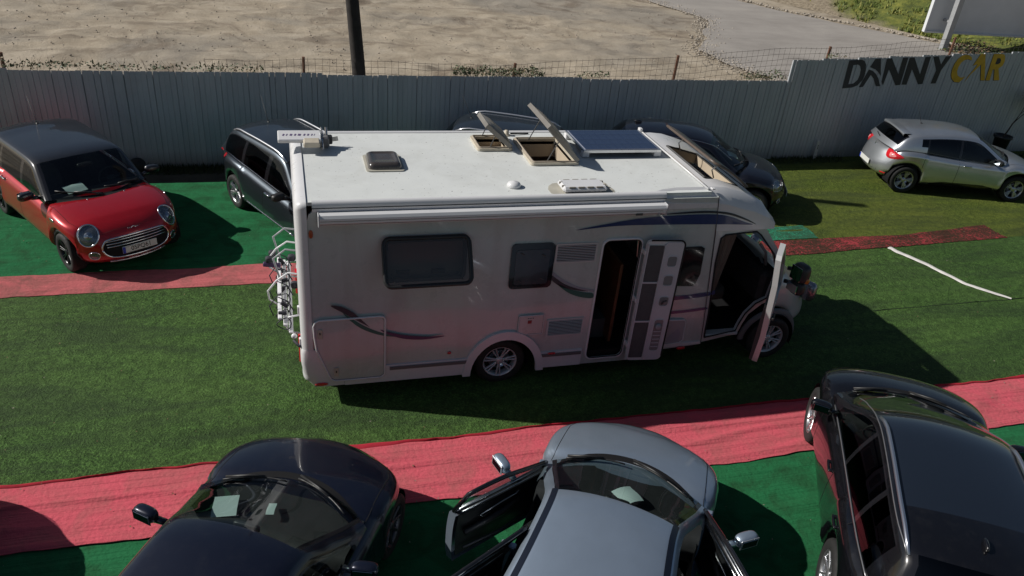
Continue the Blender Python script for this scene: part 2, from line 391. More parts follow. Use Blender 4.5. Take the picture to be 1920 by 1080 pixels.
def seams():
    mb = MB()
    for (x0, x1, y0, dy) in ((9.2, 13.5, 1.02, .012),):
        rows = []
        for i in range(90):
            x = x0+(x1-x0)*i/89; y = y0+dy*(x-x0)+.02*noise.noise((x*1.3, 2, 2)); w = .006+.006*noise.noise((x*4, 1, 1)); rows.append([(x, y-w, .0135+.0), (x, y, .030+.01*noise.noise((x*2, 3, 3))), (x, y+w, .0135)])
        mb.grid(rows)
    o = mb.build('turf_seam', mat('turf_dark', (.012, .026, .008), .9), smooth=True); o['kind'] = 'structure'
    # crumbs, leaves and grit lying on turf and felt
    mb = MB()
    for i in range(900):
        x, y = rnd.uniform(-5, 16), rnd.choice((rnd.uniform(-1, 3), rnd.uniform(3, 7.7), rnd.uniform(-3.5, -1))); r = rnd.uniform(.004, .016); a = rnd.uniform(0, 6.28)
        p = Vector((x, y, .055)); u = Vector((math.cos(a), math.sin(a), rnd.uniform(-.3, .3)))*r; v = Vector((-math.sin(a), math.cos(a), rnd.uniform(-.3, .3)))*r*.6
        mb.add([p-u, p+v, p+u, p-v], [(0, 1, 2, 3)], rnd.random() < .4)
    o = mb.build('litter', [mat('leaf_litter', (.16, .10, .05), .8), mat('pale_crumb', (.22, .2, .15), .8)]); o['kind'] = 'stuff'; tag(o, 'tiny dry leaf bits and grit scattered over the turf and carpets', 'litter')
seams()
def white_line():
    ctr = [(11.17, 3.1), (11.2, 2.95), (11.33, 2.65), (11.46, 2.35), (11.55, 1.98), (11.66, 1.62), (11.9, 1.32), (12.13, 1.05)]; rows = []
    for i in range(61):
        t = i/60*(len(ctr)-1); k = min(int(t), len(ctr)-2); f = t-k
        p = Vector(ctr[k]).lerp(Vector(ctr[k+1]), f); d = (Vector(ctr[k+1])-Vector(ctr[k])).normalized(); nn = Vector((-d.y, d.x))
        w = .062*(1-.35*i/60)*(1+.25*noise.noise((t*3, 0, 0)))*min(1, .45+(60-i)/10); c = p+nn*.02*noise.noise((t*1.3, 4, 0))
        z = .03
        rows.append([(*(c+nn*a*w), z+b) for a, b in ((-1, 0), (-.7, .012), (0, .018), (.7, .012), (1, 0))])
    tag(MB().grid(rows).build('white_strip', mat('white_tape', (.62, .6, .57), .8, var=.2, vs=8, bmp=.3), smooth=True), 'white marking strip lying in a slight curve on the turf', 'marking')
white_line()

# ------------------------------------------------------------ boundary walls of painted upright slats
SLATM = None
def slat_mats():
    m, nt, b = nodes('painted_slat')
    mp = N(nt, 'ShaderNodeMapping'); mp.inputs['Scale'].default_value = (1, 1, .12)
    tc = N(nt, 'ShaderNodeTexCoord', name='TC'); oi = N(nt, 'ShaderNodeNewGeometry')
    nt.links.new(oi.outputs['Position'], mp.inputs[0])
    a = ramp(nt, noise_tex(nt, 6, 6, .6, vec=mp.outputs[0]), [(.3, (.45, .47, .495)), (.7, (.55, .57, .595))])
    a = mixc(nt, ramp(nt, noise_tex(nt, .7, 5, .6, vec=oi.outputs['Position'], dist=1), [(.55, g3(0)), (.75, g3(.35))]), a, (.33, .31, .31))
    sx = N(nt, 'ShaderNodeSeparateXYZ'); nt.links.new(oi.outputs['Position'], sx.inputs[0])
    sp = noise_tex(nt, 22, 4, .7, vec=oi.outputs['Position'])
    lo = ramp(nt, sx.outputs[2], [(.02, g3(.7)), (.35, g3(0))])
    a = mixc(nt, lo, a, (.2, .2, .17)); a = mixc(nt, ramp(nt, sp, [(.66, g3(0)), (.74, g3(.6))]), a, (.2, .2, .19))
    nt.links.new(a, b.inputs['Base Color']); b.inputs['Roughness'].default_value = .5
    return m
def walls():
    m = slat_mats()
    def slat(w, h):
        pr = [(-w/2, .0), (-w/2, -.022), (-w*.40, -.03), (w*.40, -.03), (w/2, -.022), (w/2, 0)]; mb = MB(); rows = []
        tops = [h-.02, h-.02, h-.004, h-.004, h-.02, h-.02]
        for q in (0, 1): rows.append([(x, y, 0 if q == 0 else t) for (x, y), t in zip(pr, tops)])
        mb.grid(rows); mb.add([rows[1][i] for i in range(6)], [(0, 1, 2, 3, 4, 5)]); mb.add([rows[0][0], rows[0][5], rows[1][5], rows[1][0]], [(0, 1, 2, 3)])
        return mb.mesh('slat', (m,))
    root = empty('boundary_wall', (-7.0, 7.9, 0), label='long low grey boundary wall of upright painted slats behind the parked cars', cat='wall')
    hs = [1.95, 1.93, 1.915, 1.94, 1.925]; mes = [slat(.0985, h) for h in hs]
    n = 184
    MB().box((9.2, .012, .93), (18.4, .01, 1.84)).build('light_block_sheet', mat('backing', (.28, .29, .30), .8), root)  # sheet added behind the slats to stop sunlight shining through the gaps
    for i in range(n):
        k = (i//11*7+3) % 5
        o = link('slat', mes[k], parent=root, loc=(.05+i*.1, rnd.uniform(-.003, .003), 0)); o.rotation_euler = (0, rnd.uniform(-.004, .004), 0)
    for z in (.4, 1.5): MB().box((n*.05, .03, z), (n*.1, .04, .06)).build('rail', m, root)
    ang = math.atan(.04)
    r2 = empty('boundary_wall', (11.43, 7.88, 0), ang, label='taller grey slat wall with painted black and yellow lettering', cat='wall')
    MB().box((6.3, .012, 1.2), (12.6, .01, 2.38)).build('light_block_sheet', MATS['backing'], r2)  # added here too, blocks sunlight between the taller slats
    me = [slat(.0985, 2.44+.008*k*5) for k in range(9)]
    for i in range(-1, 125):
        x = .05+i*.1-.02*(i < 0); hh = 2.45+.042*x
        k = min(8, int((hh-2.44)/.04)) if hh < 2.8 else 8
        o = link('slat', me[k], parent=r2, loc=(x, rnd.uniform(-.003, .003), 0)); o.rotation_euler = (0, rnd.uniform(-.004, .004), 0)
        if i > 85: o.scale = (1, 1, 1.0+.012*(i-85)/10)
    for z in (.4, 1.2, 2.0): MB().box((6.2, .03, z), (12.4, .04, .06)).build('rail', m, r2)
    K = mat('black_paint', (.022, .024, .03), .5, var=.3, vs=9); Yl = mat('yellow_paint', (.72, .42, .02), .5, var=.2, vs=7)
    S = {'D': ([(1.474, 1.77), (1.44, 2.44), (1.794, 2.463), (1.885, 2.43), (1.96, 2.35), (2.004, 2.207), (2.02, 2.09), (2.0, 1.98), (1.898, 1.843), (1.755, 1.79)], [[(1.621, 1.872), (1.598, 2.328), (1.723, 2.344), (1.8, 2.31), (1.85, 2.22), (1.868, 2.1), (1.85, 1.98), (1.761, 1.892)]]),
         'A1': ([(1.953, 1.799), (2.089, 2.232), (2.221, 2.197), (2.339, 2.125), (2.457, 2.016), (2.585, 1.825), (2.452, 1.824), (2.308, 2.015), (2.194, 2.1), (2.075, 1.807)], []),
         'A2': ([(2.098, 2.285), (2.182, 2.484), (2.341, 2.492), (2.502, 2.077), (2.379, 2.174), (2.281, 2.233)], []),
         'N1': ([(2.662, 1.844), (2.582, 1.931), (2.522, 2.487), (2.664, 2.506), (3.022, 2.117), (2.991, 2.517), (3.152, 2.531), (3.185, 1.858), (3.044, 1.845), (2.684, 2.236)], []),
         'N2': ([(3.215, 1.863), (3.192, 2.526), (3.334, 2.533), (3.684, 2.12), (3.668, 2.542), (3.832, 2.556), (3.867, 1.884), (3.731, 1.871), (3.383, 2.242), (3.376, 1.863)], []),
         'Y': ([(4.116, 1.892), (4.14, 2.222), (3.903, 2.557), (4.071, 2.566), (4.229, 2.372), (4.295, 2.569), (4.472, 2.583), (4.298, 2.223), (4.273, 1.897)], []),
         'C': ([(5.169, 2.48), (5.12, 2.56), (5.009, 2.607), (4.9, 2.62), (4.79, 2.59), (4.71, 2.52), (4.655, 2.4), (4.64, 2.251), (4.67, 2.12), (4.731, 2.02), (4.85, 1.937), (5.018, 1.924), (5.156, 2.078), (5.07, 2.05), (4.983, 2.055), (4.884, 2.102), (4.82, 2.2), (4.81, 2.31), (4.85, 2.42), (4.93, 2.49), (5.03, 2.51)], []),
         'A3': ([(5.191, 1.937), (5.294, 2.129), (5.411, 2.257), (5.511, 2.384), (5.7, 1.977), (5.833, 1.978), (5.525, 2.646), (5.379, 2.644), (5.26, 2.35), (5.40, 2.39), (5.33, 2.24), (5.254, 2.12)], []),
         'R': ([(5.86, 1.978), (5.802, 2.587), (5.802, 2.65), (6.065, 2.653), (6.16, 2.63), (6.217, 2.567), (6.25, 2.46), (6.238, 2.36), (6.141, 2.288), (6.317, 1.985), (6.134, 1.979), (6.02, 2.261), (5.965, 2.255), (6.0, 1.978)], [[(5.97, 2.388), (5.965, 2.545), (6.06, 2.545), (6.115, 2.5), (6.12, 2.43), (6.07, 2.394)]])}
    for k, (o_, h_) in S.items():
        y = k in ('C', 'A3', 'R')
        if y: # dark outline slightly larger, behind the yellow
            cx = sum(p[0] for p in o_)/len(o_); cz = sum(p[1] for p in o_)/len(o_)
            plate('letter_outline', [(p[0]-.014, p[1]-.008) for p in o_], [], lambda u, v: (u, -.033, v), .0015, K, r2)
        plate('letter', o_, h_, (lambda u, v: (u, -.036, v)) if y else (lambda u, v: (u, -.034, v)), .0015, Yl if y else K, r2)
walls()
def wire_fence():
    root = empty('wire_fence', (0, 8.35, 0), label='rusty wire mesh fence on posts just behind the slat wall', cat='fence')
    rust = mat('rusty_steel', (.13, .06, .035), .85, var=.4, vs=12); wm = mat('wire', (.09, .08, .07), .6, .5)
    top = lambda x: 2.06+max(0, x-5)*.075+.03*math.sin(x*1.3)+.03*noise.noise((x, 0, 0))
    for x, lean in ((-5, 0.02), (.36, .01), (4.8, .0), (8.6, .04), (12.55, .05), (16.1, .05), (19.5, .03)):
        t = top(x); MB().tube([(x-.02, 0, 0), (x+lean, .01, t+.04)], .032, 6).build('post', rust, root)
    mb = MB()
    for k in range(6):
        pts = []
        for i in range(110):
            x = -1.5+i*.2; z = top(x)-.13*k+.025*noise.noise((x*1.5, k*3, 1)); pts.append((x, .02*noise.noise((x, k, 4)), z))
        mb.tube(pts, .0035, 4, cap=False)
    for i in range(150):
        x = -1.5+i*.14; t = top(x); s = .03*noise.noise((x*3, 5, 5))
        mb.tube([(x+s, .01, t+.02), (x-s*.6, 0, t-.35), (x+s*.5, .01, t-.75)], .003, 4, cap=False)
    o = mb.build('wire_mesh', wm, root); o['kind'] = 'stuff'
wire_fence()
def leafy(name, x0, x1, z, n, label, y=8.12, hmax=.22, col=(.045, .07, .02), dry=(.16, .12, .06)):
    root = empty(name, ((x0+x1)/2, y, 0), label=label, cat='plant', group='creepers along the wall top'); cx = (x0+x1)/2
    mb = MB(); st = MB()
    for i in range(n):
        x = rnd.uniform(x0, x1); k = .35+.65*abs(noise.noise((x*2.1, z, 3)))*1.8
        p = Vector((x-cx, rnd.uniform(-.1, .2), z-.12+rnd.random()**1.3*hmax*k+.08)); s = rnd.uniform(.018, .04)
        a = Vector((rnd.uniform(-1, 1), rnd.uniform(-1, 1), rnd.uniform(-1, 1))).normalized(); b = a.orthogonal().normalized()
        mb.add([p-a*s, p+b*s*.5, p+a*s, p-b*s*.5], [(0, 1, 2, 3)], rnd.random() < .3)
    for i in range(max(4, n//16)):
        x = rnd.uniform(x0, x1)-cx; pts = [Vector((x, .05, z-.5))]
        for k in range(4): pts.append(pts[-1]+Vector((rnd.uniform(-.12, .12), rnd.uniform(-.05, .05), .16)))
        st.tube(pts, [.006, .005, .004, .003, .002], 4, cap=False)
    mb.build('foliage', [mat('leaf_green', col, .6), mat('leaf_dry', dry, .7)], root); st.build('stem', mat('twig', (.09, .06, .04), .9), root)
leafy('climbing_plant', -5.2, -2.6, 1.93, 300, 'thin weedy creeper growing along the wall top at far left')
leafy('climbing_plant', -2.5, -.4, 1.92, 260, 'dry creeper along the wall top left of the thin fence post')
leafy('climbing_plant', 3.4, 5.4, 1.93, 900, 'leafy bramble spilling over the wall top behind the motorhome', hmax=.32)
leafy('climbing_plant', 6.2, 7.0, 1.92, 90, 'small sprig of creeper on the wall top above the solar panel', hmax=.12)
leafy('climbing_plant', 10.3, 11.4, 1.95, 320, 'brownish creeper beside the step where the wall gets taller', hmax=.22)
leafy('climbing_plant', 12.3, 13.0, 2.5, 60, 'few leaves at the foot of a fence post above the taller wall', hmax=.12)
def ground_weeds():
    for (x0, x1, n, lab) in ((-3.1, -1.0, 1500, 'dark low weeds at the wall foot between the red car and the estate'), (11.4, 13.4, 900, 'low weeds at the wall foot right of the black hatchback'), (17.3, 20, 500, 'low weeds at the wall foot behind the silver hatchback')):
        root = MB()
        for i in range(n):
            x = rnd.uniform(x0, x1); y = 7.84-rnd.random()**1.6*.35; h = rnd.uniform(.03, .12)*(1.2-(7.84-y)*1.5); a = rnd.uniform(0, 6.28); w = .012
            p = Vector((x, y, 0.0)); d = Vector((math.cos(a), math.sin(a), 0))*w; t = p+Vector((rnd.uniform(-.04, .04), rnd.uniform(-.04, .04), h))
            root.add([p-d, p+d, t], [(0, 1, 2)])
        o = root.build('weeds', mat('weed_green', (.035, .055, .015), .7)); o['kind'] = 'stuff'; tag(o, lab, 'weeds')
ground_weeds()
def lot_things():
    # leaning pole
    p = MB().tube([(1.52, 0, 0), (1.47, 0, 1.86), (1.33, 0, 3.6), (.95, 0, 8.2)], [.145, .138, .128, .11], 20)
    o = p.build('utility_pole', mat('tarred_wood', (.03, .026, .024), .9, var=.5, vs=5, bmp=.5, bs=18), smooth=True, loc=(0, 8.45, 0)); tag(o, 'dark leaning wooden utility pole behind the slat wall', 'pole')
    # billboard seen from behind/below: frame, panel, posts
    bb = empty('billboard', (27.2, 20, 0), math.radians(-4), label='big blank white billboard on a grey pole beyond the wall', cat='billboard')
    W = mat('billboard_white', (.62, .64, .66), .5, var=.06, vs=1.5); G = mat('galvanised', (.35, .36, .37), .5, .3, var=.15)
    MB().box((3.9, .5, 2.6), (9.3, .05, 3.8)).build('panel', W, bb)
    for c, d in (((-.78, .48, 2.6), (.07, .16, 3.86)), ((8.55, .48, 2.6), (.07, .16, 3.86)), ((3.9, .48, .68), (9.3, .16, .07)), ((3.9, .48, 4.52), (9.3, .16, .07))): MB().box(c, d).build('frame', W, bb)
    for x in (.02, 5.5): MB().box((x, -.05, 2.5), (.24, .24, 5.3)).build('post', G, bb)
    for i, x in enumerate((.02, 5.5)): MB().box((x, .27, 1.2), (.1, .4, .1)).build('bracket', G, bb)
    # grassy bank rising at the right edge, gravel verge below it
    GB = turf_mat('bank_grass', (.05, .075, .012), (.1, .14, .02), (.2, .24, .04), .5)
    rows = []
    for i in range(90):
        s = i/89; bx, by = 21.5+10*s, 38-21*s   # foot of the bank
        row = []
        for j in range(60):
            t = j/59; x = bx+t*16; y = by+t*11
            h = 3.2*(t*1.9)**1.2/(1+(t*1.9)**1.2)*1.6*min(1, max(0, (by-16)/5)+.05); h += .28*noise.noise((x*.7, y*.7, 2))*min(1, t*8)+.12*noise.noise((x*2.2, y*2.2, 2))*min(1, t*8)
            row.append((x, y, h+.0))
        rows.append(row)
    mD, nt, b = nodes('bank_earth_and_grass')
    big = noise_tex(nt, .3, 5, .6, dist=.5); f = noise_tex(nt, 7, 5, .7); f2 = noise_tex(nt, 2.2, 5, .7)
    gr = ramp(nt, f2, [(.3, (.035, .05, .012)), (.5, (.1, .12, .02)), (.7, (.2, .2, .035))]); er = ramp(nt, f, [(.3, (.14, .11, .07)), (.7, (.36, .3, .22))])
    geo = N(nt, 'ShaderNodeNewGeometry'); sx = N(nt, 'ShaderNodeSeparateXYZ'); nt.links.new(geo.outputs['Position'], sx.inputs[0])
    # bare earth towards the left part of the bank
    k = N(nt, 'ShaderNodeMath', operation='MULTIPLY_ADD'); nt.links.new(sx.outputs[0], k.inputs[0]); k.inputs[1].default_value = .25; k.inputs[2].default_value = -6.95
    k2 = N(nt, 'ShaderNodeMath', operation='ADD'); nt.links.new(k.outputs[0], k2.inputs[0]); nt.links.new(big, k2.inputs[1])
    nt.links.new(mixc(nt, ramp(nt, k2.outputs[0], [(.35, g3(0)), (.6, g3(1))]), er, gr), b.inputs['Base Color']); b.inputs['Roughness'].default_value = .95; bump(nt, b, f, .9, .08)
    o = MB().grid(rows).build('grass_bank', mD, smooth=True); o['kind'] = 'structure'
    # grass tufts and stones
    mb = MB()
    for i in range(14000):
        s = rnd.random(); t = rnd.random()**1.4; bx, by = 21.5+10*s, 38-21*s; x = bx+t*16; y = by+t*11
        if x < 26.8+1.2*noise.noise((x*.5, y*.5, 0)): continue
        h = 3.2*(t*1.9)**1.2/(1+(t*1.9)**1.2)*1.6*min(1, max(0, (by-16)/5)+.05)+.28*noise.noise((x*.7, y*.7, 2))*min(1, t*8)
        if noise.noise((x*.9, y*.9, 8)) < -.1: continue
        p = Vector((x, y, h-.02)); a = rnd.uniform(0, 6.28); d = Vector((math.cos(a), math.sin(a), 0))*.05
        mb.add([p-d, p+d, p+Vector((rnd.uniform(-.1, .1), rnd.uniform(-.1, .1), rnd.uniform(.08, .26)))], [(0, 1, 2)], rnd.random() < .5)
    o = mb.build('bank_grass', [mat('tuft_green', (.1, .14, .025), .7), mat('tuft_yellow', (.2, .2, .04), .7)]); o['kind'] = 'stuff'; tag(o, 'rough yellow green grass on the bank beyond the tarmac', 'grass')
    mb = MB()
    def stone(x, y, r, z=0):
        ellipsoid(mb, (x, y, z+r*.25), (r*2*rnd.uniform(.8, 1.3), r*2, r*1.3), 2.2, 6, 4, Matrix.Rotation(rnd.uniform(0, 6), 3, 'Z'))
    for i in range(420):
        t = rnd.random()*6; P = [(22.9, 30.8), (24.2, 27.4), (26.1, 24.9), (27.7, 22.7), (29.2, 20.9), (31.6, 19), (34.5, 17)]
        k = min(5, int(t)); f = t-k; stone(P[k][0]+(P[k+1][0]-P[k][0])*f+rnd.gauss(.1, .16), P[k][1]+(P[k+1][1]-P[k][1])*f+rnd.gauss(.1, .16), rnd.uniform(.02, .07), .03)
    edge = [(15.0, 18.84), (16.9, 22.1), (18.36, 24.9), (17.21, 29.5)], [(15.0, 18.84), (15.2, 16.6), (15.9, 14.6), (17.2, 13.0)]
    for E_ in edge:
        for i in range(700):
            t = rnd.random()*(len(E_)-1); k = min(len(E_)-2, int(t)); f = t-k; stone(E_[k][0]+(E_[k+1][0]-E_[k][0])*f+rnd.gauss(.15, .35), E_[k][1]+(E_[k+1][1]-E_[k][1])*f+rnd.gauss(0, .3), rnd.uniform(.01, .05), .04)
    for i in range(900):
        x = rnd.uniform(7, 12); y = rnd.uniform(8.7, 11.5); stone(x, y, rnd.uniform(.012, .05), .02)
    for i in range(2600):
        x = rnd.uniform(-10, 17); y = 8.7+rnd.random()**2*18; stone(x, y, rnd.uniform(.008, .032), .02)
    for i in range(700):
        x = rnd.uniform(5, 16); y = rnd.uniform(8.7, 12.5); stone(x, y, rnd.uniform(.01, .03), .02)
    o = mb.build('gravel', mat('stone', (.34, .3, .25), .9, var=.3, vs=3), smooth=True); o['kind'] = 'stuff'; tag(o, 'loose stones scattered over the dirt lot and along the bank', 'gravel')
    for (x, y, lab) in ((28.6, 19.6, 'low scrub at the foot of the billboard pole'),):
        mb = MB()
        for i in range(900):
            a = rnd.uniform(0, 6.28); r = rnd.random()**.6*1.3; p = Vector((math.cos(a)*r*1.3, math.sin(a)*r*.8, rnd.random()*.55*(1-r/1.6)))
            q = Vector((rnd.uniform(-1, 1), rnd.uniform(-1, 1), rnd.uniform(-.3, 1))).normalized()*.07; w = q.orthogonal().normalized()*.03
            mb.add([p-q, p+w, p+q, p-w], [(0, 1, 2, 3)], rnd.random() < .45)
        o = mb.build('bush', [mat('scrub_green', (.06, .085, .02), .7), mat('scrub_brown', (.15, .09, .05), .8)], loc=(x, y, .05)); tag(o, lab, 'bush')
lot_things()
def yard_bits():
    o = empty('marker_post', (12.6, 7.78, 0), label='short white post with dark dashes leaning on the wall foot', cat='post')
    R = Matrix.Rotation(-.04, 3, 'Y'); MB().box((0, 0, .25), (.075, .03, .5), R, ch=.006).build('board', mat('post_white', (.6, .6, .58), .6, var=.15, vs=8), o)
    for z in (.1, .3, .34, .38): MB().box((.0, -.018, z), (.02, .004, .025)).build('mark', BLACK, o)
    o = MB(); ellipsoid(o, (0, 0, .14), (.3, .3, .29), 2.3, 16, 10); o = o.build('ball', mat('dull_black', (.015, .015, .015), .7, var=.3), smooth=True, loc=(-2.87, 7.66, 0)); tag(o, 'dull black rounded pot lying at the wall foot behind the red car', 'pot')
    # shrub in a pot on a stand by the wall
    t = empty('potted_shrub', (18.25, 7.75, 0), label='bare branched shrub with dry blossom in a black pot by the wall', cat='plant')
    MB().lathe([(.0, .0), (.13, .0), (.15, .02), (.2, .55), (.235, .56), (.235, .62), (.2, .62), (.19, .57), (0, .57)], n=20).build('pot', BLACK, t, smooth=True)
    br = MB(); bl = MB(); tips = []
    def grow(p, d, l, r, k):
        q = p+d*l; br.tube([p, p+d*l*.5+Vector((rnd.uniform(-.02, .02), 0, .01)), q], [r, r*.85, r*.7], 6, cap=False)
        if k == 0: tips.append(q); return
        for _ in range(3 if k < 3 else 2):
            e = (d+Vector((rnd.uniform(-.7, .75), rnd.uniform(-.4, .4), rnd.uniform(-.15, .45)))).normalized(); grow(q, e, l*rnd.uniform(.62, .85), r*.62, k-1)
    grow(Vector((0, 0, .55)), Vector((.32, 0, .95)).normalized(), .42, .022, 4)
    for p in tips:
        for _ in range(26):
            c = p+Vector((rnd.gauss(0, .05), rnd.gauss(0, .05), rnd.gauss(0, .05))); a = Vector((rnd.uniform(-1, 1), rnd.uniform(-1, 1), rnd.uniform(-1, 1))).normalized()*.02; b = a.orthogonal().normalized()*.013
            bl.add([c-a, c+b, c+a, c-b], [(0, 1, 2, 3)])
    br.build('branch', mat('bark', (.05, .035, .025), .9), t); bl.build('blossom', mat('dry_blossom', (.36, .29, .2), .8), t)
yard_bits()
# ------------------------------------------------------------ cars
def paint(name, col, metal=.5, rough=.32):
    if name in MATS: return MATS[name]
    m, nt, b = nodes(name)
    b.inputs['Metallic'].default_value = metal; b.inputs['Roughness'].default_value = rough
    b.inputs['Coat Weight'].default_value = 1; b.inputs['Coat Roughness'].default_value = .03
    a = ramp(nt, noise_tex(nt, 2.2, 6, .6), [(.3, tuple(x*.93 for x in col)), (.7, tuple(x*1.05 for x in col))])
    # fine road dust
    a = mixc(nt, ramp(nt, noise_tex(nt, 7, 8, .75), [(.5, g3(0)), (.85, g3(.045))]), a, (.25, .24, .22))
    nt.links.new(a, b.inputs['Base Color'])
    nt.links.new(ramp(nt, noise_tex(nt, 5, 6, .7), [(.4, g3(.015)), (.8, g3(.07))]), b.inputs['Coat Roughness'])
    MATS[name] = m; return m
def bez(p, n=7):
    return p
class Car:
    def __init__(s, **k):
        d = dict(wb=2.6, fo=.85, ro=.75, hw=.89, r=.32, ra=.36, sill=.2, p=7., bowf=.22, bowr=.16, low=.1, tum=.36, crown=.03,
                 bot_f=.2, bot_r=.24, glass_f=GLASS, glass_r=GLASSD, pillar=None, roofm=None, doors=4, open=(), rim='v', rimm=RIM, arch=None)
        d.update(k); s.__dict__.update(d)
        s.xf = s.wb/2+s.fo; s.xr = -s.wb/2-s.ro
    def bot(s, x):
        b = s.sill
        if x > s.wb/2: b = s.sill+(s.bot_f-s.sill)*min(1, (x-s.wb/2)/s.fo)
        if x < -s.wb/2: b = s.sill+(s.bot_r-s.sill)*min(1, (-s.wb/2-x)/s.ro)
        for xw in (s.wb/2, -s.wb/2):
            d = s.ra**2-(x-xw)**2
            if d > 0: b = max(b, s.r+math.sqrt(d))
        return b
    def hwx(s, x): return crv(s.plan, x)
    def pos(s, a, b, c):
        p = s.p; k = (abs(a)**p+abs(b)**p+abs(c)**p)**(-1/p); qa, qb, qc = a*k, b*k, c*k
        x = s.xr+(qa+1)/2*(s.xf-s.xr); t = (qc+1)/2
        if qa > .2:
            w = ((qa-.2)/.8)**3; x -= w*(s.bowf*abs(qb)**2.2)+w*crv(s.nose, t)
        elif qa < -.2:
            w = ((-qa-.2)/.8)**3; x += w*(s.bowr*abs(qb)**2.4)+w*crv(s.tailp, t)
        zt = crv(s.top, x)-crv(s.drop, x)*abs(qb)**2.6; zb = s.bot(x)
        z = zb+t*(zt-zb)
        f = 1-.055*max(0, (t-.5)/.5)**2-s.low*.55*max(0, (.35-t)/.35)**2
        y = qb*s.hwx(x)*f
        if abs(b) > .99:
            # pressed shoulder line and arch flare
            y += math.copysign(s.crease*math.exp(-((z-crv(s.top, x)+crv(s.drop, x)+.12)/.035)**2), b)
            for xw in (s.wb/2, -s.wb/2):
                dd = math.hypot(x-xw, z-s.r)
                if dd < s.ra+.08 : y += math.copysign(.016*max(0, min(1, (s.ra+.08-dd)/.04)), b)
        return Vector((x, y, z))
    def build(s, loc, rz, label, group=None):
        P = s; root = empty('parked_car', (*loc, 0), rz, label, 'car', 'cars parked in the yard'); s.root = root
        # parameter lists
        def inv(x):
            q = (x-P.xr)/(P.xf-P.xr)*2-1
            return None if abs(q) > .9 else q/(1-abs(q)**P.p)**(1/P.p)
        xs = []
        for xw in (P.wb/2, -P.wb/2):
            zc = P.r-P.sill; e = math.sqrt(P.ra**2-zc**2) if zc < P.ra else P.ra
            th0 = math.acos(min(1, e/P.ra)); m = 14
            xs += [xw+P.ra*math.cos(PI*i/m) for i in range(1, m)]+[xw+e, xw-e, xw+e+.012, xw-e-.012]
        xs += [P.xr+(P.xf-P.xr)*i/40 for i in range(41)]+list(P.dx)+[P.xcut]
        al = sorted(set([round(v, 5) for v in (inv(x) for x in xs) if v is not None]))
        keep = [inv(x) for x in list(P.dx)+[P.xcut]]
        out = []
        for v in al:
            if out and v-out[-1] < .006:
                if any(k is not None and abs(k-v) < 1e-4 for k in keep): out[-1] = v
                continue
            out.append(v)
        A = [-1.0, -.985, -.965]+[v for v in out if abs(v) < .955]+[.965, .985, 1.0]
        B = [-1, -.97, -.92, -.84, -.72, -.55, -.36, -.18, 0, .18, .36, .55, .72, .84, .92, .97, 1]
        Cc = [-1, -.96, -.88, -.75, -.6, -.45, -.3, -.15, 0, .15, .3, .42, .54, .64, .74, .83, .9, .96, 1]
        V = {}; VL = []
        def vid(a, b, c):
            k = (round(a, 5), round(b, 5), round(c, 5))
            if k not in V: V[k] = len(VL); VL.append(P.pos(a, b, c))
            return V[k]
        F = []; T = []
        def patch(L1, L2, fn, typ, flip):
            for i in range(len(L1)-1):
                for j in range(len(L2)-1):
                    q = [vid(*fn(L1[i], L2[j])), vid(*fn(L1[i+1], L2[j])), vid(*fn(L1[i+1], L2[j+1])), vid(*fn(L1[i], L2[j+1]))]
                    c = sum((VL[k] for k in q), Vector())/4
                    t = P.tagf(typ, c)
                    F.append(q[::-1] if flip else q); T.append(t)
        patch(A, B, lambda a, b: (a, b, 1), 'top', False); patch(A, B, lambda a, b: (a, b, -1), 'bottom', True)
        patch(A, Cc, lambda a, c: (a, -1, c), 'right', False); patch(A, Cc, lambda a, c: (a, 1, c), 'left', True)
        patch(B, Cc, lambda b, c: (1, b, c), 'front', False); patch(B, Cc, lambda b, c: (-1, b, c), 'rear', True)
        # greenhouse
        gx = sorted(set([round(P.gxr+(P.gxf-P.gxr)*i/44, 4) for i in range(45)]+[round(v, 4) for v in P.gst]))
        g2 = []
        for v in gx:
            if g2 and v-g2[-1] < .018 and round(v, 4) not in [round(q, 4) for q in P.gst]: continue
            if g2 and v-g2[-1] < .018 and round(g2[-1], 4) not in [round(q, 4) for q in P.gst]: g2.pop()
            g2.append(v)
        gx = g2
        def gsec(x, sd):
            zr = crv(P.roof, x); zb = crv(P.top, x)-crv(P.drop, x)-.015; yb = P.hwx(x)*.945-.035+P.gout
            h = max(.0, zr-zb-.03); yt = yb-P.tum*h-.0
            cr = P.crown*min(1, h/.3)+.018*min(1, h/.1)
            w = max(0, (x-P.gmid)/(P.gxf-P.gmid)); w2 = max(0, (P.gmid-x)/(P.gmid-P.gxr))
            def bow(f): return -P.gbf*f*f*w**1.5+P.gbr*f*f*w2**2
            pts = []; edge = [0, .15, .3, .45, .6, .72, .82]; tail = [1-.085/yt, 1-.045/yt, 1-.018/yt, 1]
            for f in edge+tail: pts.append((x+bow(f), yt*f, zr-cr*f*f-.022*f**14*min(1, h/.1)))
            z1 = pts[-1][2]; hh = max(0.0, z1-zb)
            rail = min(.045, hh*.45); tr = min(.016, hh*.15)
            zz = [z1-rail, z1-rail-tr]; rest = max(0, zz[-1]-zb-.02)
            zz += [zz[1]-rest*k/5 for k in range(1, 6)]+[zb]
            for z in zz:
                t = (z1-z)/max(hh, .01); pts.append((x+bow(1), yt+(yb-yt)*t+.022*math.sin(PI*min(1, t))*min(1, hh/.3), z))
            return [Vector((p[0], p[1]*sd, p[2])) for p in pts]
        base = len(VL); secs = []
        for x in gx:
            R_ = gsec(x, -1); L_ = gsec(x, 1); row = R_[::-1]+L_[1:]; secs.append(row)
        n = len(secs[0]); ntop = 11; nside = n//2-(ntop-1)
        for row in secs: VL.extend(row)
        mid = n//2
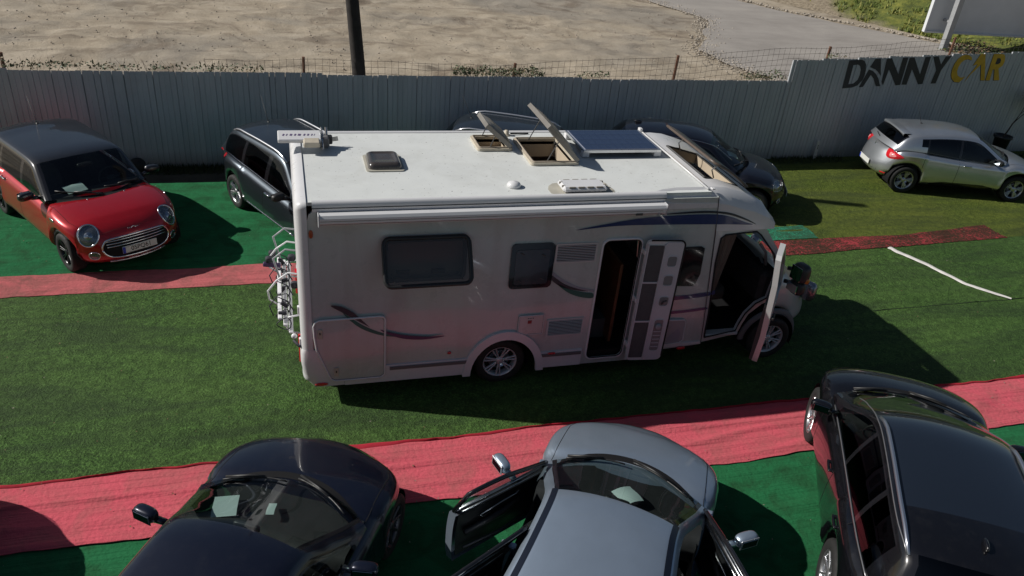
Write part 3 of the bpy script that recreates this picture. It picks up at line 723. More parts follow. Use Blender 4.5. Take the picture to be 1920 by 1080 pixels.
        for i in range(len(gx)-1):
            for j in range(n-1):
                q = [base+i*n+j, base+i*n+j+1, base+(i+1)*n+j+1, base+(i+1)*n+j][::-1]
                d = j+.5-mid; sd = 'left' if d > 0 else 'right'; d = int(abs(d))
                xm = (gx[i]+gx[i+1])/2
                F.append(q); T.append(P.gtag(xm, d, ntop, sd, n-mid-1))
        # flip check for greenhouse is handled by normals below
        allm = bpy.data.meshes.new('shell'); allm.from_pydata(VL, [], F); allm.update()
        bm = bmesh.new(); bm.from_mesh(allm); s.bvh = BVHTree.FromBMesh(bm); bm.free()
        nrm = [Vector(v.normal) for v in allm.vertices]
        # greenhouse orientation: make sure normals point outwards
        parts = {}
        for f, t in zip(F, T):
            if t: parts.setdefault(t, []).append(f)
        s.partobj = {}
        mats = P.mats
        for t, fs in parts.items():
            nm, key = t
            idx = {}; vv = []; ff = []
            for f in fs:
                q = []
                for k in f:
                    if k not in idx: idx[k] = len(vv); vv.append(VL[k])
                    q.append(idx[k])
                ff.append(q)
            par = list(range(len(vv)))
            def find(a):
                while par[a] != a: par[a] = par[par[a]]; a = par[a]
                return a
            for q in ff:
                for k in q[1:]: par[find(k)] = find(q[0])
            comps = {}
            for q in ff: comps.setdefault(find(q[0]), []).append(q)
            for fc in comps.values():
                if len(fc) < 3 and len(comps) > 1: continue
                use = sorted({k for q in fc for k in q}); mp = {k: i for i, k in enumerate(use)}
                ctr = sum((vv[k] for k in use), Vector())/len(use)
                n2 = nm
                if nm == 'body': n2 = ('front_wing' if ctr.x > 0 else 'rear_wing') if abs(ctr.y) > .3 and len(comps) > 1 else 'body'
                me = bpy.data.meshes.new(n2); me.from_pydata([vv[k] for k in use], [], [[mp[k] for k in q] for q in fc])
                rev = {i: k for k, i in idx.items()}
                nn = [nrm[rev[k]] for k in use]
                for p_ in me.polygons: p_.use_smooth = True
                me.normals_split_custom_set_from_vertices([q_ if q_.length > .5 else Vector((0, 0, 1)) for q_ in nn])
                o = link(n2, me, mats[nm] if nm in mats else mats['body'], root); s.partobj[t] = o
        bpy.data.meshes.remove(allm)
        s.interior(); s.wheels(); s.details()
        return root
    # part tagging ------------------------------------------------
    def tagf(s, typ, c):
        x, y, z = c
        if typ == 'bottom': return ('underbody', 0)
        if typ == 'top':
            if x > s.xcut: return ('bonnet', 0) if abs(y) < s.hwx(x)*.86 else ('body', 0)
            if x < s.xtail: return ('boot_lid', 0) if abs(y) < s.hwx(x)*.86 else ('body', 0)
            return ('body', 0) if abs(y) > s.hwx(x)*.88 else None
        if typ in ('left', 'right'):
            sd = typ
            zt = crv(s.top, x)-crv(s.drop, x)
            if z > s.bot(x)+.0 and z > s.sill+.1:
                for i in range(len(s.dx)-1):
                    if s.dx[i+1] < x < s.dx[i]: 
                        if (i, sd) in s.open: return None if z < zt+9 else None
                        # rear doors are cut by the arch
                        return ('door', (i, sd))
            if x > s.xf-.42 and z < zt-.2: return ('front_bumper', 0)
            if x < s.xr+.42 and z < s.rbz: return ('rear_bumper', 0)
            if z < s.sill+.1 and abs(x) < s.wb/2-s.ra+.02: return ('side_skirt', 0)
            return ('body', 0)
        if typ == 'front': return ('front_bumper', 0) if z < crv(s.top, s.xf-.2)-.12 else ('bonnet', 0)
        if typ == 'rear': return ('rear_bumper', 0) if z < s.rbz else ('tailgate', 0)
    def gtag(s, x, d, ntop, sd, ns):
        top = d < ntop-1; k = d-(ntop-1)   # side row
        if top:
            if s.roofB < x:
                if d <= ntop-5: return ('windscreen', 0) if x < s.gxf-.03 else ('windscreen_frame', 0)
                if d == ntop-4: return ('windscreen_frame', 0)
                return ('pillar', 0)
            if x < s.roofC:
                if d <= ntop-5 and x > s.rwin: return ('rear_window', 0)
                if d == ntop-4 and x > s.rwin: return ('rear_window_frame', 0)
                if x <= s.rwin: return ('tailgate', 0)
                return ('pillar', 0)
            if s.pano and s.pano[0] < x < s.pano[1] and d <= ntop-4: return ('roof_glass', 0)
            return ('roof', 0) if d <= ntop-3 else ('pillar', 0) if s.mats.get('pillar') is not s.mats.get('roof') else ('roof', 0)
        if k == 0: return ('pillar', 0)
        for (a, b, g, nm) in s.wins:
            if a < x < b:
                if any(x < tx and k > tk for tx, tk in s.taper): return ('pillar', 0)
                dr = next((i for i in range(len(s.dx)-1) if s.dx[i+1] < x < s.dx[i]), None)
                if (dr, sd) in s.open: return None
                if k == 1 or k == 7: return ('window_trim', sd)
                return (nm, (round(a, 2), sd))
        if x < s.wins[-1][0] or x > s.wins[0][1]: 
            return ('pillar', 0)
        dr = next((i for i in range(len(s.dx)-1) if s.dx[i+1] < x < s.dx[i]), None)
        return ('door_pillar', 0)
    def hit(s, o, d):
        h = s.bvh.ray_cast(Vector(o), Vector(d).normalized())
        return h[0]
    def proj(s, name, outline, orig, U, Vv, dome, m, rings=4, lift=.003, flat=False, parent=None):
        """outline (u,v) in plane at orig spanned by U,Vv; projected along -N onto the shell"""
        orig, U, Vv = Vector(orig), Vector(U).normalized(), Vector(Vv).normalized(); Nn = U.cross(Vv).normalized()
        cx = sum(p[0] for p in outline)/len(outline); cy = sum(p[1] for p in outline)/len(outline)
        pts = []; last = None
        ctr = s.hit(orig+U*cx+Vv*cy+Nn*.5, -Nn) or orig
        for r in range(rings, -1, -1):
            f = r/rings
            for p in outline:
                q = orig+U*(cx+(p[0]-cx)*f)+Vv*(cy+(p[1]-cy)*f)
                h = None if flat else s.hit(q+Nn*.5, -Nn)
                if not flat and (h is None or abs((h-ctr).dot(Nn)) > .2): h = s.bvh.find_nearest(q+Nn*((ctr-q).dot(Nn)))[0]
                if h is None: h = q+Nn*((ctr-q).dot(Nn))
                pts.append(h+Nn*(lift+dome*(1-f*f)))
        n = len(outline); rows = [pts[i*n:(i+1)*n]+[pts[i*n]] for i in range(rings+1)]
        mb = MB(); mb.grid(rows)
        # turned-in rim gives the piece thickness
        rim = [p-Nn*.02 for p in rows[0]]; mb.grid([rows[0], rim])
        return mb.build(name, m, parent or s.root, smooth=True)
    def seam(s, pts, d, w=.009, name='panel_gap', m=None):
        """thin dark groove line following the shell; pts are 3-D guide points, d projection direction"""
        d = Vector(d).normalized(); P3 = []
        for a, b in zip(pts, pts[1:]):
            a, b = Vector(a), Vector(b); n = max(2, int((b-a).length/.04))
            for k in range(n): P3.append(a.lerp(b, k/n))
        P3.append(Vector(pts[-1])); H = []
        for p in P3:
            h = s.hit(p-d*.6, d)
            if h is not None and (abs(d.z) > .5 or (h-p).length < .5) and (not H or (h-H[-1]).length < .09) and (abs(d.z) < .5 or h.z > .6): H.append(h-d*.0015)
        if len(H) < 2: return
        rows = []
        for i, p in enumerate(H):
            t = (H[min(i+1, len(H)-1)]-H[max(0, i-1)]).normalized(); a = t.cross(d).normalized()*w/2
            rows.append([p-a, p+a])
        s.seammb.grid(rows)
    # interior ----------------------------------------------------
    def interior(s):
        P = s; r = s.root; x0 = P.gxr+.25; x1 = P.gxf-.25; w = P.hw-.14; zb = crv(P.top, 0)-crv(P.drop, 0)-.03
        mb = MB(); Z0 = .30
        mb.grid([[(x0, -w, zb), (x0, -w, Z0), (x0, w, Z0), (x0, w, zb)], [(x1, -w, zb), (x1, -w, Z0), (x1, w, Z0), (x1, w, zb)]])
        mb.box((x0+.02, 0, (zb+Z0)/2), (.04, 2*w, zb-Z0)); mb.box((x1, 0, (zb+Z0)/2), (.04, 2*w, zb-Z0))
        mb.build('cabin_lining', INTER, r)
        zd = crv(P.top, P.gxf-.1)-.01
        d = MB(); rows = []
        xd = P.dashx
        for i in range(13):
            y = -w-.02+(2*w+.04)*i/12; f = abs(y)/w
            rows.append([(P.gxf-.1-P.gbf*f*f, y, zd), (xd+.12-.1*f*f, y, zd+.01), (xd, y, zd-.01+.03*math.exp(-((y-.36)/.2)**2)), (xd-.06, y, zd-.08), (xd-.02, y, zd-.3)])
        d.grid(rows); d.build('dashboard', INTER, r, smooth=True)
        # seats
        def seat(x, y, wd=.5):
            st = MB(); ellipsoid(st, (x, y, .5), (.52, wd, .2), 4, 16, 8)
            ellipsoid(st, (x-.29, y, .78), (.17, wd*.96, .62), 4, 16, 8, Matrix.Rotation(-.28, 3, 'Y'))
            ellipsoid(st, (x-.38, y, 1.12+P.hrest), (.11, .26, .19), 3.2, 14, 8, Matrix.Rotation(-.28, 3, 'Y')); return st.build('seat', SEAT, r, smooth=True)
        seat(P.seatx, .37); seat(P.seatx, -.37)
        if P.rearseat: seat(P.seatx-.85, 0, 1.25)
        # steering wheel, left-hand drive
        wh = MB(); R = Matrix.Rotation(-.42, 3, 'Y'); c = Vector((xd-.16, .37, zd-.02))
        pts = [c+R @ Vector((0, math.cos(2*PI*k/28)*.185, math.sin(2*PI*k/28)*.185)) for k in range(29)]
        wh.tube(pts, .014, 6, cap=False); ellipsoid(wh, c, (.05, .14, .12), 3, 10, 6, R)
        for a in (.2, PI-.2, -PI/2): wh.tube([c, c+R @ Vector((0, math.cos(a)*.18, math.sin(a)*.18))], .014, 5)
        wh.build('steering_wheel', BLACK, r, smooth=True)
        mr = MB(); ellipsoid(mr, (P.roofB-.02+.14, 0, crv(P.roof, P.roofB)-.13), (.04, .24, .07), 4, 12, 8); mr.build('interior_mirror', BLACK, r, smooth=True)
    # wheels ------------------------------------------------------
    def wheels(s):
        r = s.r; w = .205; yo = s.hw-.035
        ty = MB(); rr = r*.665
        ty.lathe([(rr, -w*.46), (rr+.01, -w/2+.0), (r*.86, -w*.54), (r*.965, -w*.47), (r, -w*.36), (r, w*.36), (r*.965, w*.47), (r*.86, w*.54), (rr+.01, w/2), (rr, w*.46)], n=40, axis='Y')
        tyre = ty.mesh('tyre', (RUBBER,), True)
        rm = MB(); rm.lathe([(rr+.004, -w*.47), (rr-.012, -w*.45), (rr-.022, -w*.3), (rr-.03, w*.35)], n=40, axis='Y')
        rm.lathe([(rr-.03, -w*.05), (0.05, -w*.02)], n=24, axis='Y', mi=1)   # dark backing / brake disc
        rm.lathe([(r*.42, -w*.12), (r*.42, -w*.1), (.05, -w*.1)], n=28, axis='Y', mi=2)
        kind = s.rim; n = {'v': 5, 'star': 8, 'ten': 10, 'multi': 7}[kind]
        def spoke(a, w0, w1, r0, r1, y0, y1):
            c, sn = math.cos(a), math.sin(a); vs = []
            for rad, ww, yy in ((r0, w0, y0), (r1, w1, y1)):
                for e, dy in ((-1, .012), (-.55, 0), (.55, 0), (1, .012), (1, .03), (-1, .03)):
                    vs.append((rad*c-e*ww*sn, yy+dy, rad*sn+e*ww*c))
            rm.add(vs, [(i, (i+1) % 6, 6+(i+1) % 6, 6+i) for i in range(6)])
        for k in range(n):
            a = 2*PI*k/n+.2
            if kind == 'v':
                for e in (-1, 1): spoke(a+e*.10, .016, .012, .04, rr-.01, -w*.36, -w*.46)
                for e in (-1, 1): spoke(a+e*.27, .009, .010, .09, rr-.01, -w*.34, -w*.45)
            elif kind == 'star': spoke(a, .022, .014, .03, rr-.01, -w*.34, -w*.46)
            elif kind == 'ten':
                spoke(a, .012, .010, .03, rr-.01, -w*.34, -w*.46)
            else:
                for e in (-1, 1): spoke(a+e*.12, .011, .010, .04, rr-.01, -w*.34, -w*.46)
        rm.lathe([(0, -w*.42), (.028, -w*.415), (.05, -w*.37), (.06, -w*.3)], n=20, axis='Y')
        rim = rm.mesh('rim', (s.rimm, DARK, ALU), True)
        for x in (s.wb/2, -s.wb/2):
            for sd in (-1, 1):
                o = link('wheel', tyre, parent=s.root, loc=(x, sd*(yo-w/2), r))
                o.rotation_euler = (0, rnd.uniform(0, 1) if sd < 0 else rnd.uniform(0, 1), 0 if sd < 0 else PI)
                if x > 0 and s.steer: o.rotation_euler = (0, .3, (0 if sd < 0 else PI)+s.steer)
                link('rim', rim, parent=o)
        # inner wheel well liners
        for x in (s.wb/2, -s.wb/2):
            for sd in (-1, 1):
                mb = MB(); mb.lathe([(s.ra-.004, sd*(yo-.02)), (s.ra-.004, sd*(yo-.32)), (0.02, sd*(yo-.33))], c=(x, 0, s.r), n=20, axis='Y', a0=-.3, a1=PI+.3); mb.build('wheel_well', DARK, s.root)
    # details -----------------------------------------------------
    def details(s):
        P = s; s.seammb = MB(); r = s.root
        zt = lambda x: crv(P.top, x)-crv(P.drop, x)
        for sd, dy in ((1, -1), (-1, 1)):
            for i, x in enumerate(P.dx):
                zl = P.sill+.1
                if abs(x+P.wb/2) < P.ra: zl = P.bot(x)+.03
                s.seam([(x, sd*1, zt(x)+.0), (x-.01, sd*1, zl)], (0, dy, 0))
            s.seam([(P.dx[0], sd, P.sill+.1), (max(P.dx[-1], -P.wb/2+P.ra), sd, P.sill+.1)], (0, dy, 0))
            s.seam([(P.xf-.42, sd, zt(P.xf-.42)-.2), (P.xf-.42, sd, P.r+.1)], (0, dy, 0), .005)
        # bonnet and boot shut lines from above
        yb = lambda x: P.hwx(x)*.86
        for sd in (1, -1):
            s.seam([(P.xcut+.04, sd*yb(P.xcut), 2), (P.xf-.55, sd*yb(P.xf-.5), 2), (P.xf-.3, sd*yb(P.xf-.3)*.9, 2)], (0, 0, -1), .007)
        s.seam([(P.xf-.30, -yb(P.xf-.3)*.9, 2), (P.xf-.17, -.45, 2), (P.xf-.13, 0, 2), (P.xf-.17, .45, 2), (P.xf-.30, yb(P.xf-.3)*.9, 2)], (0, 0, -1), .007)
        if P.rseam: s.seam([(P.roofC+.06, -P.hw*.62, 2), (P.roofC+.03, 0, 2), (P.roofC+.06, P.hw*.62, 2)], (0, 0, -1), .007)
        if s.seammb.v: s.seammb.build('panel_gap', DARK, r)
        # cowl and wipers
        cw = MB(); rows = []
        for i in range(21):
            f = -1+i/10; y = f*P.hw*.80; x = P.gxf-P.gbf*f*f
            z0 = (s.hit((x+.08, y, 2), (0, 0, -1)) or Vector((0, 0, .9))).z
            z1 = (s.hit((x-.01, y, 2), (0, 0, -1)) or Vector((0, 0, .9))).z
            rows.append([(x+.075, y, z0+.001), (x+.04, y, z0+.003), (x+.012, y, z0+.005), (x-.01, y, min(z1, z0+.03)+.004)])
        cw.grid(rows); cw.build('scuttle', DARK, r, smooth=True)
        for (y0, y1) in P.wip:
            w = MB(); pts = []
            for k in range(9):
                y = y0+(y1-y0)*k/8; f = y/(P.hw*.8); x = P.gxf-P.gbf*f*f-.0-.09*(k/8); h = s.hit((x, y, 2.2), (0, 0, -1)); pts.append((h or Vector((x, y, 1)))+Vector((0, 0, .022)))
            w.tube(pts, .009, 6); w.tube([pts[0]+Vector((.05, 0, -.01)), pts[3]+Vector((.0, 0, .022)), pts[5]+Vector((0, 0, .012))], .012, 6)
            w.build('wiper', BLACK, r, smooth=True)
        # door handles
        for (x, z) in P.handles:
            for sd in (-1, 1):
                i = next((i for i in range(len(P.dx)-1) if P.dx[i+1] < x < P.dx[i]), 0)
                if (i, 'left' if sd > 0 else 'right') in P.open: continue
                h = s.hit((x, sd*1.5, z), (0, -sd, 0))
                if h is None: continue
                m = MB(); ellipsoid(m, h+Vector((0, sd*.022, 0)), (.20, .030, .034), 3, 12, 6)
                ellipsoid(m, h+Vector((.07, sd*.006, 0)), (.04, .04, .03), 3, 8, 6); ellipsoid(m, h+Vector((-.07, sd*.006, 0)), (.04, .04, .03), 3, 8, 6)
                m.build('door_handle', P.handm, r, smooth=True)
                s.proj('handle_recess', [(math.cos(q)*.085, math.sin(q)*.032) for q in [k*PI/8 for k in range(16)]] if sd < 0 else [(math.cos(q)*.085, math.sin(q)*.032) for q in [k*PI/8 for k in range(16)]], (x, sd*1.0, z), (-sd, 0, 0), (0, 0, 1), .0, P.mats['body'], 2, .001)
        for sd in (-1, 1):
            if (0, 'left' if sd > 0 else 'right') in P.open: continue
            s.mirror(sd, r)
        if P.ant:
            x, y = P.ant[:2]; h = s.hit((x, y, 3), (0, 0, -1)); m = MB(); m.tube([h, h+Vector((-.02, 0, .03)), h+Vector((-.22, 0, .42))], [.012, .005, .003], 6); ellipsoid(m, h, (.07, .04, .03), 2, 10, 6); m.build('aerial', BLACK, r, smooth=True)
        if P.fin:
            x, y = P.fin; h = s.hit((x, y, 3), (0, 0, -1)); m = MB(); ellipsoid(m, h+Vector((0, 0, .015)), (.15, .04, .075), 2.2, 12, 8); m.build('aerial_fin', P.mats['body'], r, smooth=True)
        if P.rails:
            xa, xb, ins = P.rails
            for sd in (-1, 1):
                pts = []
                for k in range(15):
                    x = xb+(xa-xb)*k/14; zr = crv(P.roof, x); zb = zt(x); yt = P.hwx(x)*.945-.035-P.tum*(zr-zb-.03)-ins
                    h = s.hit((x, sd*yt, 3), (0, 0, -1)); e = min(k, 14-k)
                    pts.append((h or Vector((x, sd*yt, zr)))+Vector((0, 0, P.railh*min(1, e/1.5))))
                m = MB(); m.tube(pts, [.016]+[.019]*13+[.016], 8)
                m.build('roof_rail', P.railm, r, smooth=True)
    def mirror(s, sd, parent, M=None):
        P = s; x = P.mirx; z = (crv(P.top, x)-crv(P.drop, x))+.065; yb = P.hwx(x)*.93
        m = MB(); ellipsoid(m, (x, sd*(yb+.16), z+.02), (.12, .235, .125), 3.0, 18, 12, Matrix.Rotation(sd*-.18, 3, 'Z'))
        m.tube([(x+.01, sd*(yb-.03), z-.045), (x, sd*(yb+.09), z-.02)], [.03, .035], 8)
        g = MB(); g.box((x-.058, sd*(yb+.165), z+.02), (.008, .165, .080), Matrix.Rotation(sd*-.18, 3, 'Z'), ch=.002)
        fr = MB(); fr.box((x-.055, sd*(yb+.165), z+.02), (.008, .19, .105), Matrix.Rotation(sd*-.18, 3, 'Z'), ch=.002)
        if M:
            for b in (m, g, fr): b.v = [tuple(M @ Vector(v)) for v in b.v]
        o = m.build('door_mirror', P.mirm, parent, smooth=True); fr.build('mirror_surround', P.mirm if P.mirframe is None else P.mirframe, o); g.build('mirror_glass', mat('mirror', (.5, .52, .55), .04, 1), o)
    def plate_(s, txt, x, z, front=True, w=.52, h=.11, tilt=0.):
        d = 1 if front else -1
        hp = s.hit((d*5, 0, z), (-d, 0, 0)); c = Vector((hp.x+d*.014, 0, z)); R = Matrix.Rotation(d*-tilt, 3, 'Y')
        m = MB(); m.box((0, 0, 0), (.012, w, h), R, ch=.002); o = m.build('number_plate', mat('plate_white', (.62, .63, .6), .45), s.root, loc=c)
        b = MB(); b.box(R @ Vector((d*.007, -d*(w/2-.022), 0)), (.002, .042, h-.006), R); b.build('plate_band', mat('plate_blue', (.02, .05, .4), .4), o)
        if txt:
            me = text_mesh(txt, h*.92); t = link('plate_text', me, mat('plate_black', (.015, .015, .015), .5), o)
            Rt = R @ (Matrix(((0, 0, 1), (1, 0, 0), (0, 1, 0))) if front else Matrix(((0, 0, -1), (-1, 0, 0), (0, 1, 0))))
            M = Rt.to_4x4(); M.translation = R @ Vector((d*.0075, d*.018, 0)); t.matrix_local = M; t.scale = (.92, 1, 1)
        return o
    def lamp(s, name, outline, orig, U, Vv, dome, lensm=None, core=None, ring=None):
        base = s.proj(name, outline, orig, U, Vv, dome*.3, core or mat('lamp_bowl', (.3, .31, .33), .25, .8), 4, .002)
        if ring:
            U_, V_ = Vector(U).normalized(), Vector(Vv).normalized(); Nn = U_.cross(V_); pts = []
            for p in outline+[outline[0]]:
                q = Vector(orig)+U_*p[0]+V_*p[1]; h = s.hit(q+Nn*.5, -Nn)
                pts.append((h if h is not None and abs((h-q).dot(Nn)) < .25 else (s.bvh.find_nearest(q)[0] or q))+Nn*.006)
            MB().tube(pts, ring, 6, cap=False).build('lamp_ring', CHROME, base, smooth=True)
        s.proj('lens', outline, orig, U, Vv, dome, lensm or GLASSL, 4, .012, parent=base)
        return base
def rearN(sd, a=.7, b=.7):
    n = Vector((-a, sd*b, 0)).normalized(); return Vector((0, 0, 1)).cross(n)
def frontN(sd, a=.75, b=.45, c=.3):
    n = Vector((a, sd*b, c)).normalized(); U = Vector((0, 0, 1)).cross(n).normalized(); return U, n.cross(U)
def mir(ol, sd): return ol if sd < 0 else [(-u, v) for u, v in ol][::-1]
def circ(rx, ry=None, n=24, a0=0): return [(math.cos(a0+2*PI*k/n)*rx, math.sin(a0+2*PI*k/n)*(ry or rx)) for k in range(n)]
def hermit(pts, n=4):
    """closed outline smoothed with Catmull-Rom"""
    out = []; L = len(pts)
    for i in range(L):
        p0, p1, p2, p3 = (Vector(pts[(i+k) % L]) for k in (-1, 0, 1, 2))
        for k in range(n):
            t = k/n; q = .5*((2*p1)+(-p0+p2)*t+(2*p0-5*p1+4*p2-p3)*t*t+(-p0+3*p1-3*p2+p3)*t**3); out.append((q.x, q.y))
    return out
def std(**k):
    d = dict(taper=(), crease=.006, gout=0., gbf=.22, gbr=.12, rseam=False, wip=((.62, .05), (-.02, -.6)), handm=None, mirm=BLACK, mirframe=None, ant=None, fin=None,
             rails=None, railm=CHROME, railh=.035, pano=None, hrest=0., rearseat=True, steer=0)
    d.update(k)
    if d['handm'] is None: d['handm'] = d['mats']['body']
    return Car(**d)
def base_mats(body, roof=None, pillar=None, **k):
    d = dict(body=body, bonnet=body, boot_lid=body, tailgate=body, door=body, front_bumper=body, rear_bumper=body, underbody=DARK, side_skirt=body,
             roof=roof or body, pillar=pillar or body, windscreen=GLASS, rear_window=GLASSD, windscreen_frame=GLOSSB, rear_window_frame=GLOSSB, roof_glass=GLOSSB,
             window_trim=GLOSSB, door_pillar=GLOSSB, side_window=GLASS, rear_side_window=GLASSD)
    d.update(k); return d

# --- red hatchback, black roof
def car_red():
    red = paint('red_paint', (.40, .004, .010), .35, .3); blk = paint('black_paint_metallic', (.012, .013, .016), .3, .3)
    wb = 2.567; c = std(wb=wb, fo=.70, ro=.72, hw=.865, r=.305, ra=.355, sill=.2, bot_f=.15, tum=.27, p=6.5, bowf=.26, bowr=.2, rimm=RIMB, rim='multi',
        plan=[(-2.1, .80), (-1.6, .85), (-.9, .865), (.9, .865), (1.5, .85), (1.98, .80)],
        top=[(-2.1, .90), (-1.2, .965), (0, .955), (.8, .95), (1.0, .96), (1.4, .925), (1.75, .85), (1.9, .79), (1.99, .72)], drop=[(-2, .02), (.8, .03), (1.2, .07), (1.9, .1)],
        nose=[(0, .12), (.2, .03), (.45, 0), (.7, .03), (1, .12)], tailp=[(0, .1), (.3, 0), (.6, .02), (1, .08)],
        roof=[(-1.98, .93), (-1.86, 1.12), (-1.72, 1.33), (-1.55, 1.395), (-1.0, 1.42), (-.3, 1.43), (.15, 1.415), (.3, 1.385), (.5, 1.28), (.8, 1.09), (1.0, .965)],
        gxf=1.0, gxr=-1.98, gmid=-.3, roofB=.30, roofC=-1.66, rwin=-1.86, gst=[.3, -1.66, -1.86, .74, -.06, -.16, -.95, -1.02, -1.55],
        wins=[(-.06, .74, 0, 'side_window'), (-.95, -.16, 0, 'rear_side_window'), (-1.55, -1.02, 0, 'rear_side_window')], dx=[.78, -.12, -.98], xcut=.76, xtail=-1.7, rbz=.62,
        dashx=.55, seatx=-.05, handles=[(.05, .83), (-.78, .84)], handm=CHROME, mirx=.58, mirm=blk, gbf=.26, gbr=.1, low=.16,
        mats=base_mats(red, roof=blk, pillar=blk, side_skirt=BLACK), ant=(-1.35, 0))
    c.rxant = 0
    root = c.build((-3.35, 5.265), math.radians(-57), 'red hatchback with black roof and black wheels parked at far left')
    x = c.xf
    for sd in (-1, 1):
        n = Vector((.70, sd*.38, .52)).normalized(); U = Vector((0, 0, 1)).cross(n).normalized(); Vv = n.cross(U)
        b = c.lamp('headlight', circ(.142, .165), Vector((1.72, sd*.60, .70)), U, Vv, .022, ring=.013)
        c.proj('lamp_core', circ(.06), Vector((1.72, sd*.60, .69)), U, Vv, .02, CHROME, 2, .006, parent=b)
        c.lamp('fog_light', circ(.062), Vector((1.85, sd*.60, .40)), (0, 1, 0), (0, 0, 1), .01, ring=.008)
        MB().box((0, 0, 0), (.0, .0, .0))
        h = c.hit((1.12, sd*2, .80), (0, -sd, 0)); m = MB(); ellipsoid(m, h, (.17, .018, .055), 2.6, 14, 6); m.build('side_badge', CHROME, root, smooth=True)
    gr = [(-.50, -.04), (-.47, .05), (-.38, .105), (0, .12), (.38, .105), (.47, .05), (.50, -.04), (.45, -.13), (.33, -.175), (0, -.185), (-.33, -.175), (-.45, -.13)]
    g = c.proj('grille', hermit(gr, 3), Vector((1.95, 0, .53)), (0, 1, 0), (-.12, 0, 1), .0, DARK, 8, .012)
    def ribbon(nm, pts, rad, m, par):
        P3 = []
        for (u, v) in pts:
            h = c.hit((3, u, .53+v), (-1, 0, 0)); P3.append((h or Vector((1.95, u, .53+v)))+Vector((.016, 0, 0)))
        MB().tube(P3, rad, 6).build(nm, m, par, smooth=True)
    ho = hermit(gr, 4); ribbon('grille_surround', ho+[ho[0]], .014, CHROME, g)
    for v in (.075, .035, -.005): ribbon('grille_bar', [(-.44+.88*k/12, v+.012*(1-((k-6)/6)**2)) for k in range(13)], .008, CHROME, g)
    c.plate_('05PQ61', 0, .455)
    c.proj('lower_grille', [(-.42, -.03), (.42, -.03), (.38, .03), (-.38, .03)], Vector((1.9, 0, .29)), (0, 1, 0), (0, 0, 1), .0, DARK, 2, .004)
    ribbon('lower_lip', [(-.42+.84*k/10, -.275+.02*abs((k-5)/5)) for k in range(11)], .012, ALU, root)
    # winged roundel badge
    h = c.hit((3, 0, .705), (-1, 0, -.0)); bx = Vector((h.x-.012, 0, .71)); m = MB()
    m.tube([bx+Vector((math.sin(q)*-.01, math.cos(q)*.032, math.sin(q)*.028+.0)) for q in [k*PI/10 for k in range(21)]], .005, 5, cap=False)
    for sd in (-1, 1):
        for k in range(3): m.tube([bx+Vector((0, sd*.034, .012-.011*k)), bx+Vector((-.004, sd*(.085-.012*k), .016-.011*k))], .004, 4)
    m.build('bonnet_badge', CHROME, root, smooth=True)
    m = MB()
    for y in (-.28, .28): ellipsoid(m, (c.hit((1.05, y, 2), (0, 0, -1)) or Vector((1.05, y, .95))), (.03, .03, .016), 2, 8, 5)
    m.build('washer_jet', CHROME, root)
    for sd in (-1, 1):
        for xw in (wb/2, -wb/2):
            pts = []
            for k in range(25):
                a = .02+(PI-.04)*k/24; X = xw+math.cos(a)*(c.ra+.025); Z = c.r+math.sin(a)*(c.ra+.025); h = c.hit((X, sd*2, Z), (0, -sd, 0)); yy = abs(h.y) if h is not None and abs(h.y) > .62 else None
                if yy is None:
                    if not pts: continue
                    yy = abs(pts[-1].y)-.006
                pts.append(Vector((X, sd*(yy+.006), Z)))
            ym = sorted(abs(p.y) for p in pts)[len(pts)//2]
            pts = [Vector((p.x, sd*(min(max(abs(p.y), ym-.006), ym+.006) if p.x < xw+.22 or xw < 0 else abs(p.y)), p.z)) for p in pts]
            rows = [[p, p+Vector((0, sd*.008, 0)), p+(Vector((xw, p.y, c.r))-p).normalized()*.055+Vector((0, sd*.01, 0)), p+(Vector((xw, p.y, c.r))-p).normalized()*.055-Vector((0, sd*.05, 0))] for p in pts]
            MB().grid(rows).build('arch_trim', mat('arch_plastic', (.05, .05, .055), .5), root, smooth=True)
    pp = Vector((.60, .16, 0)); return c, root
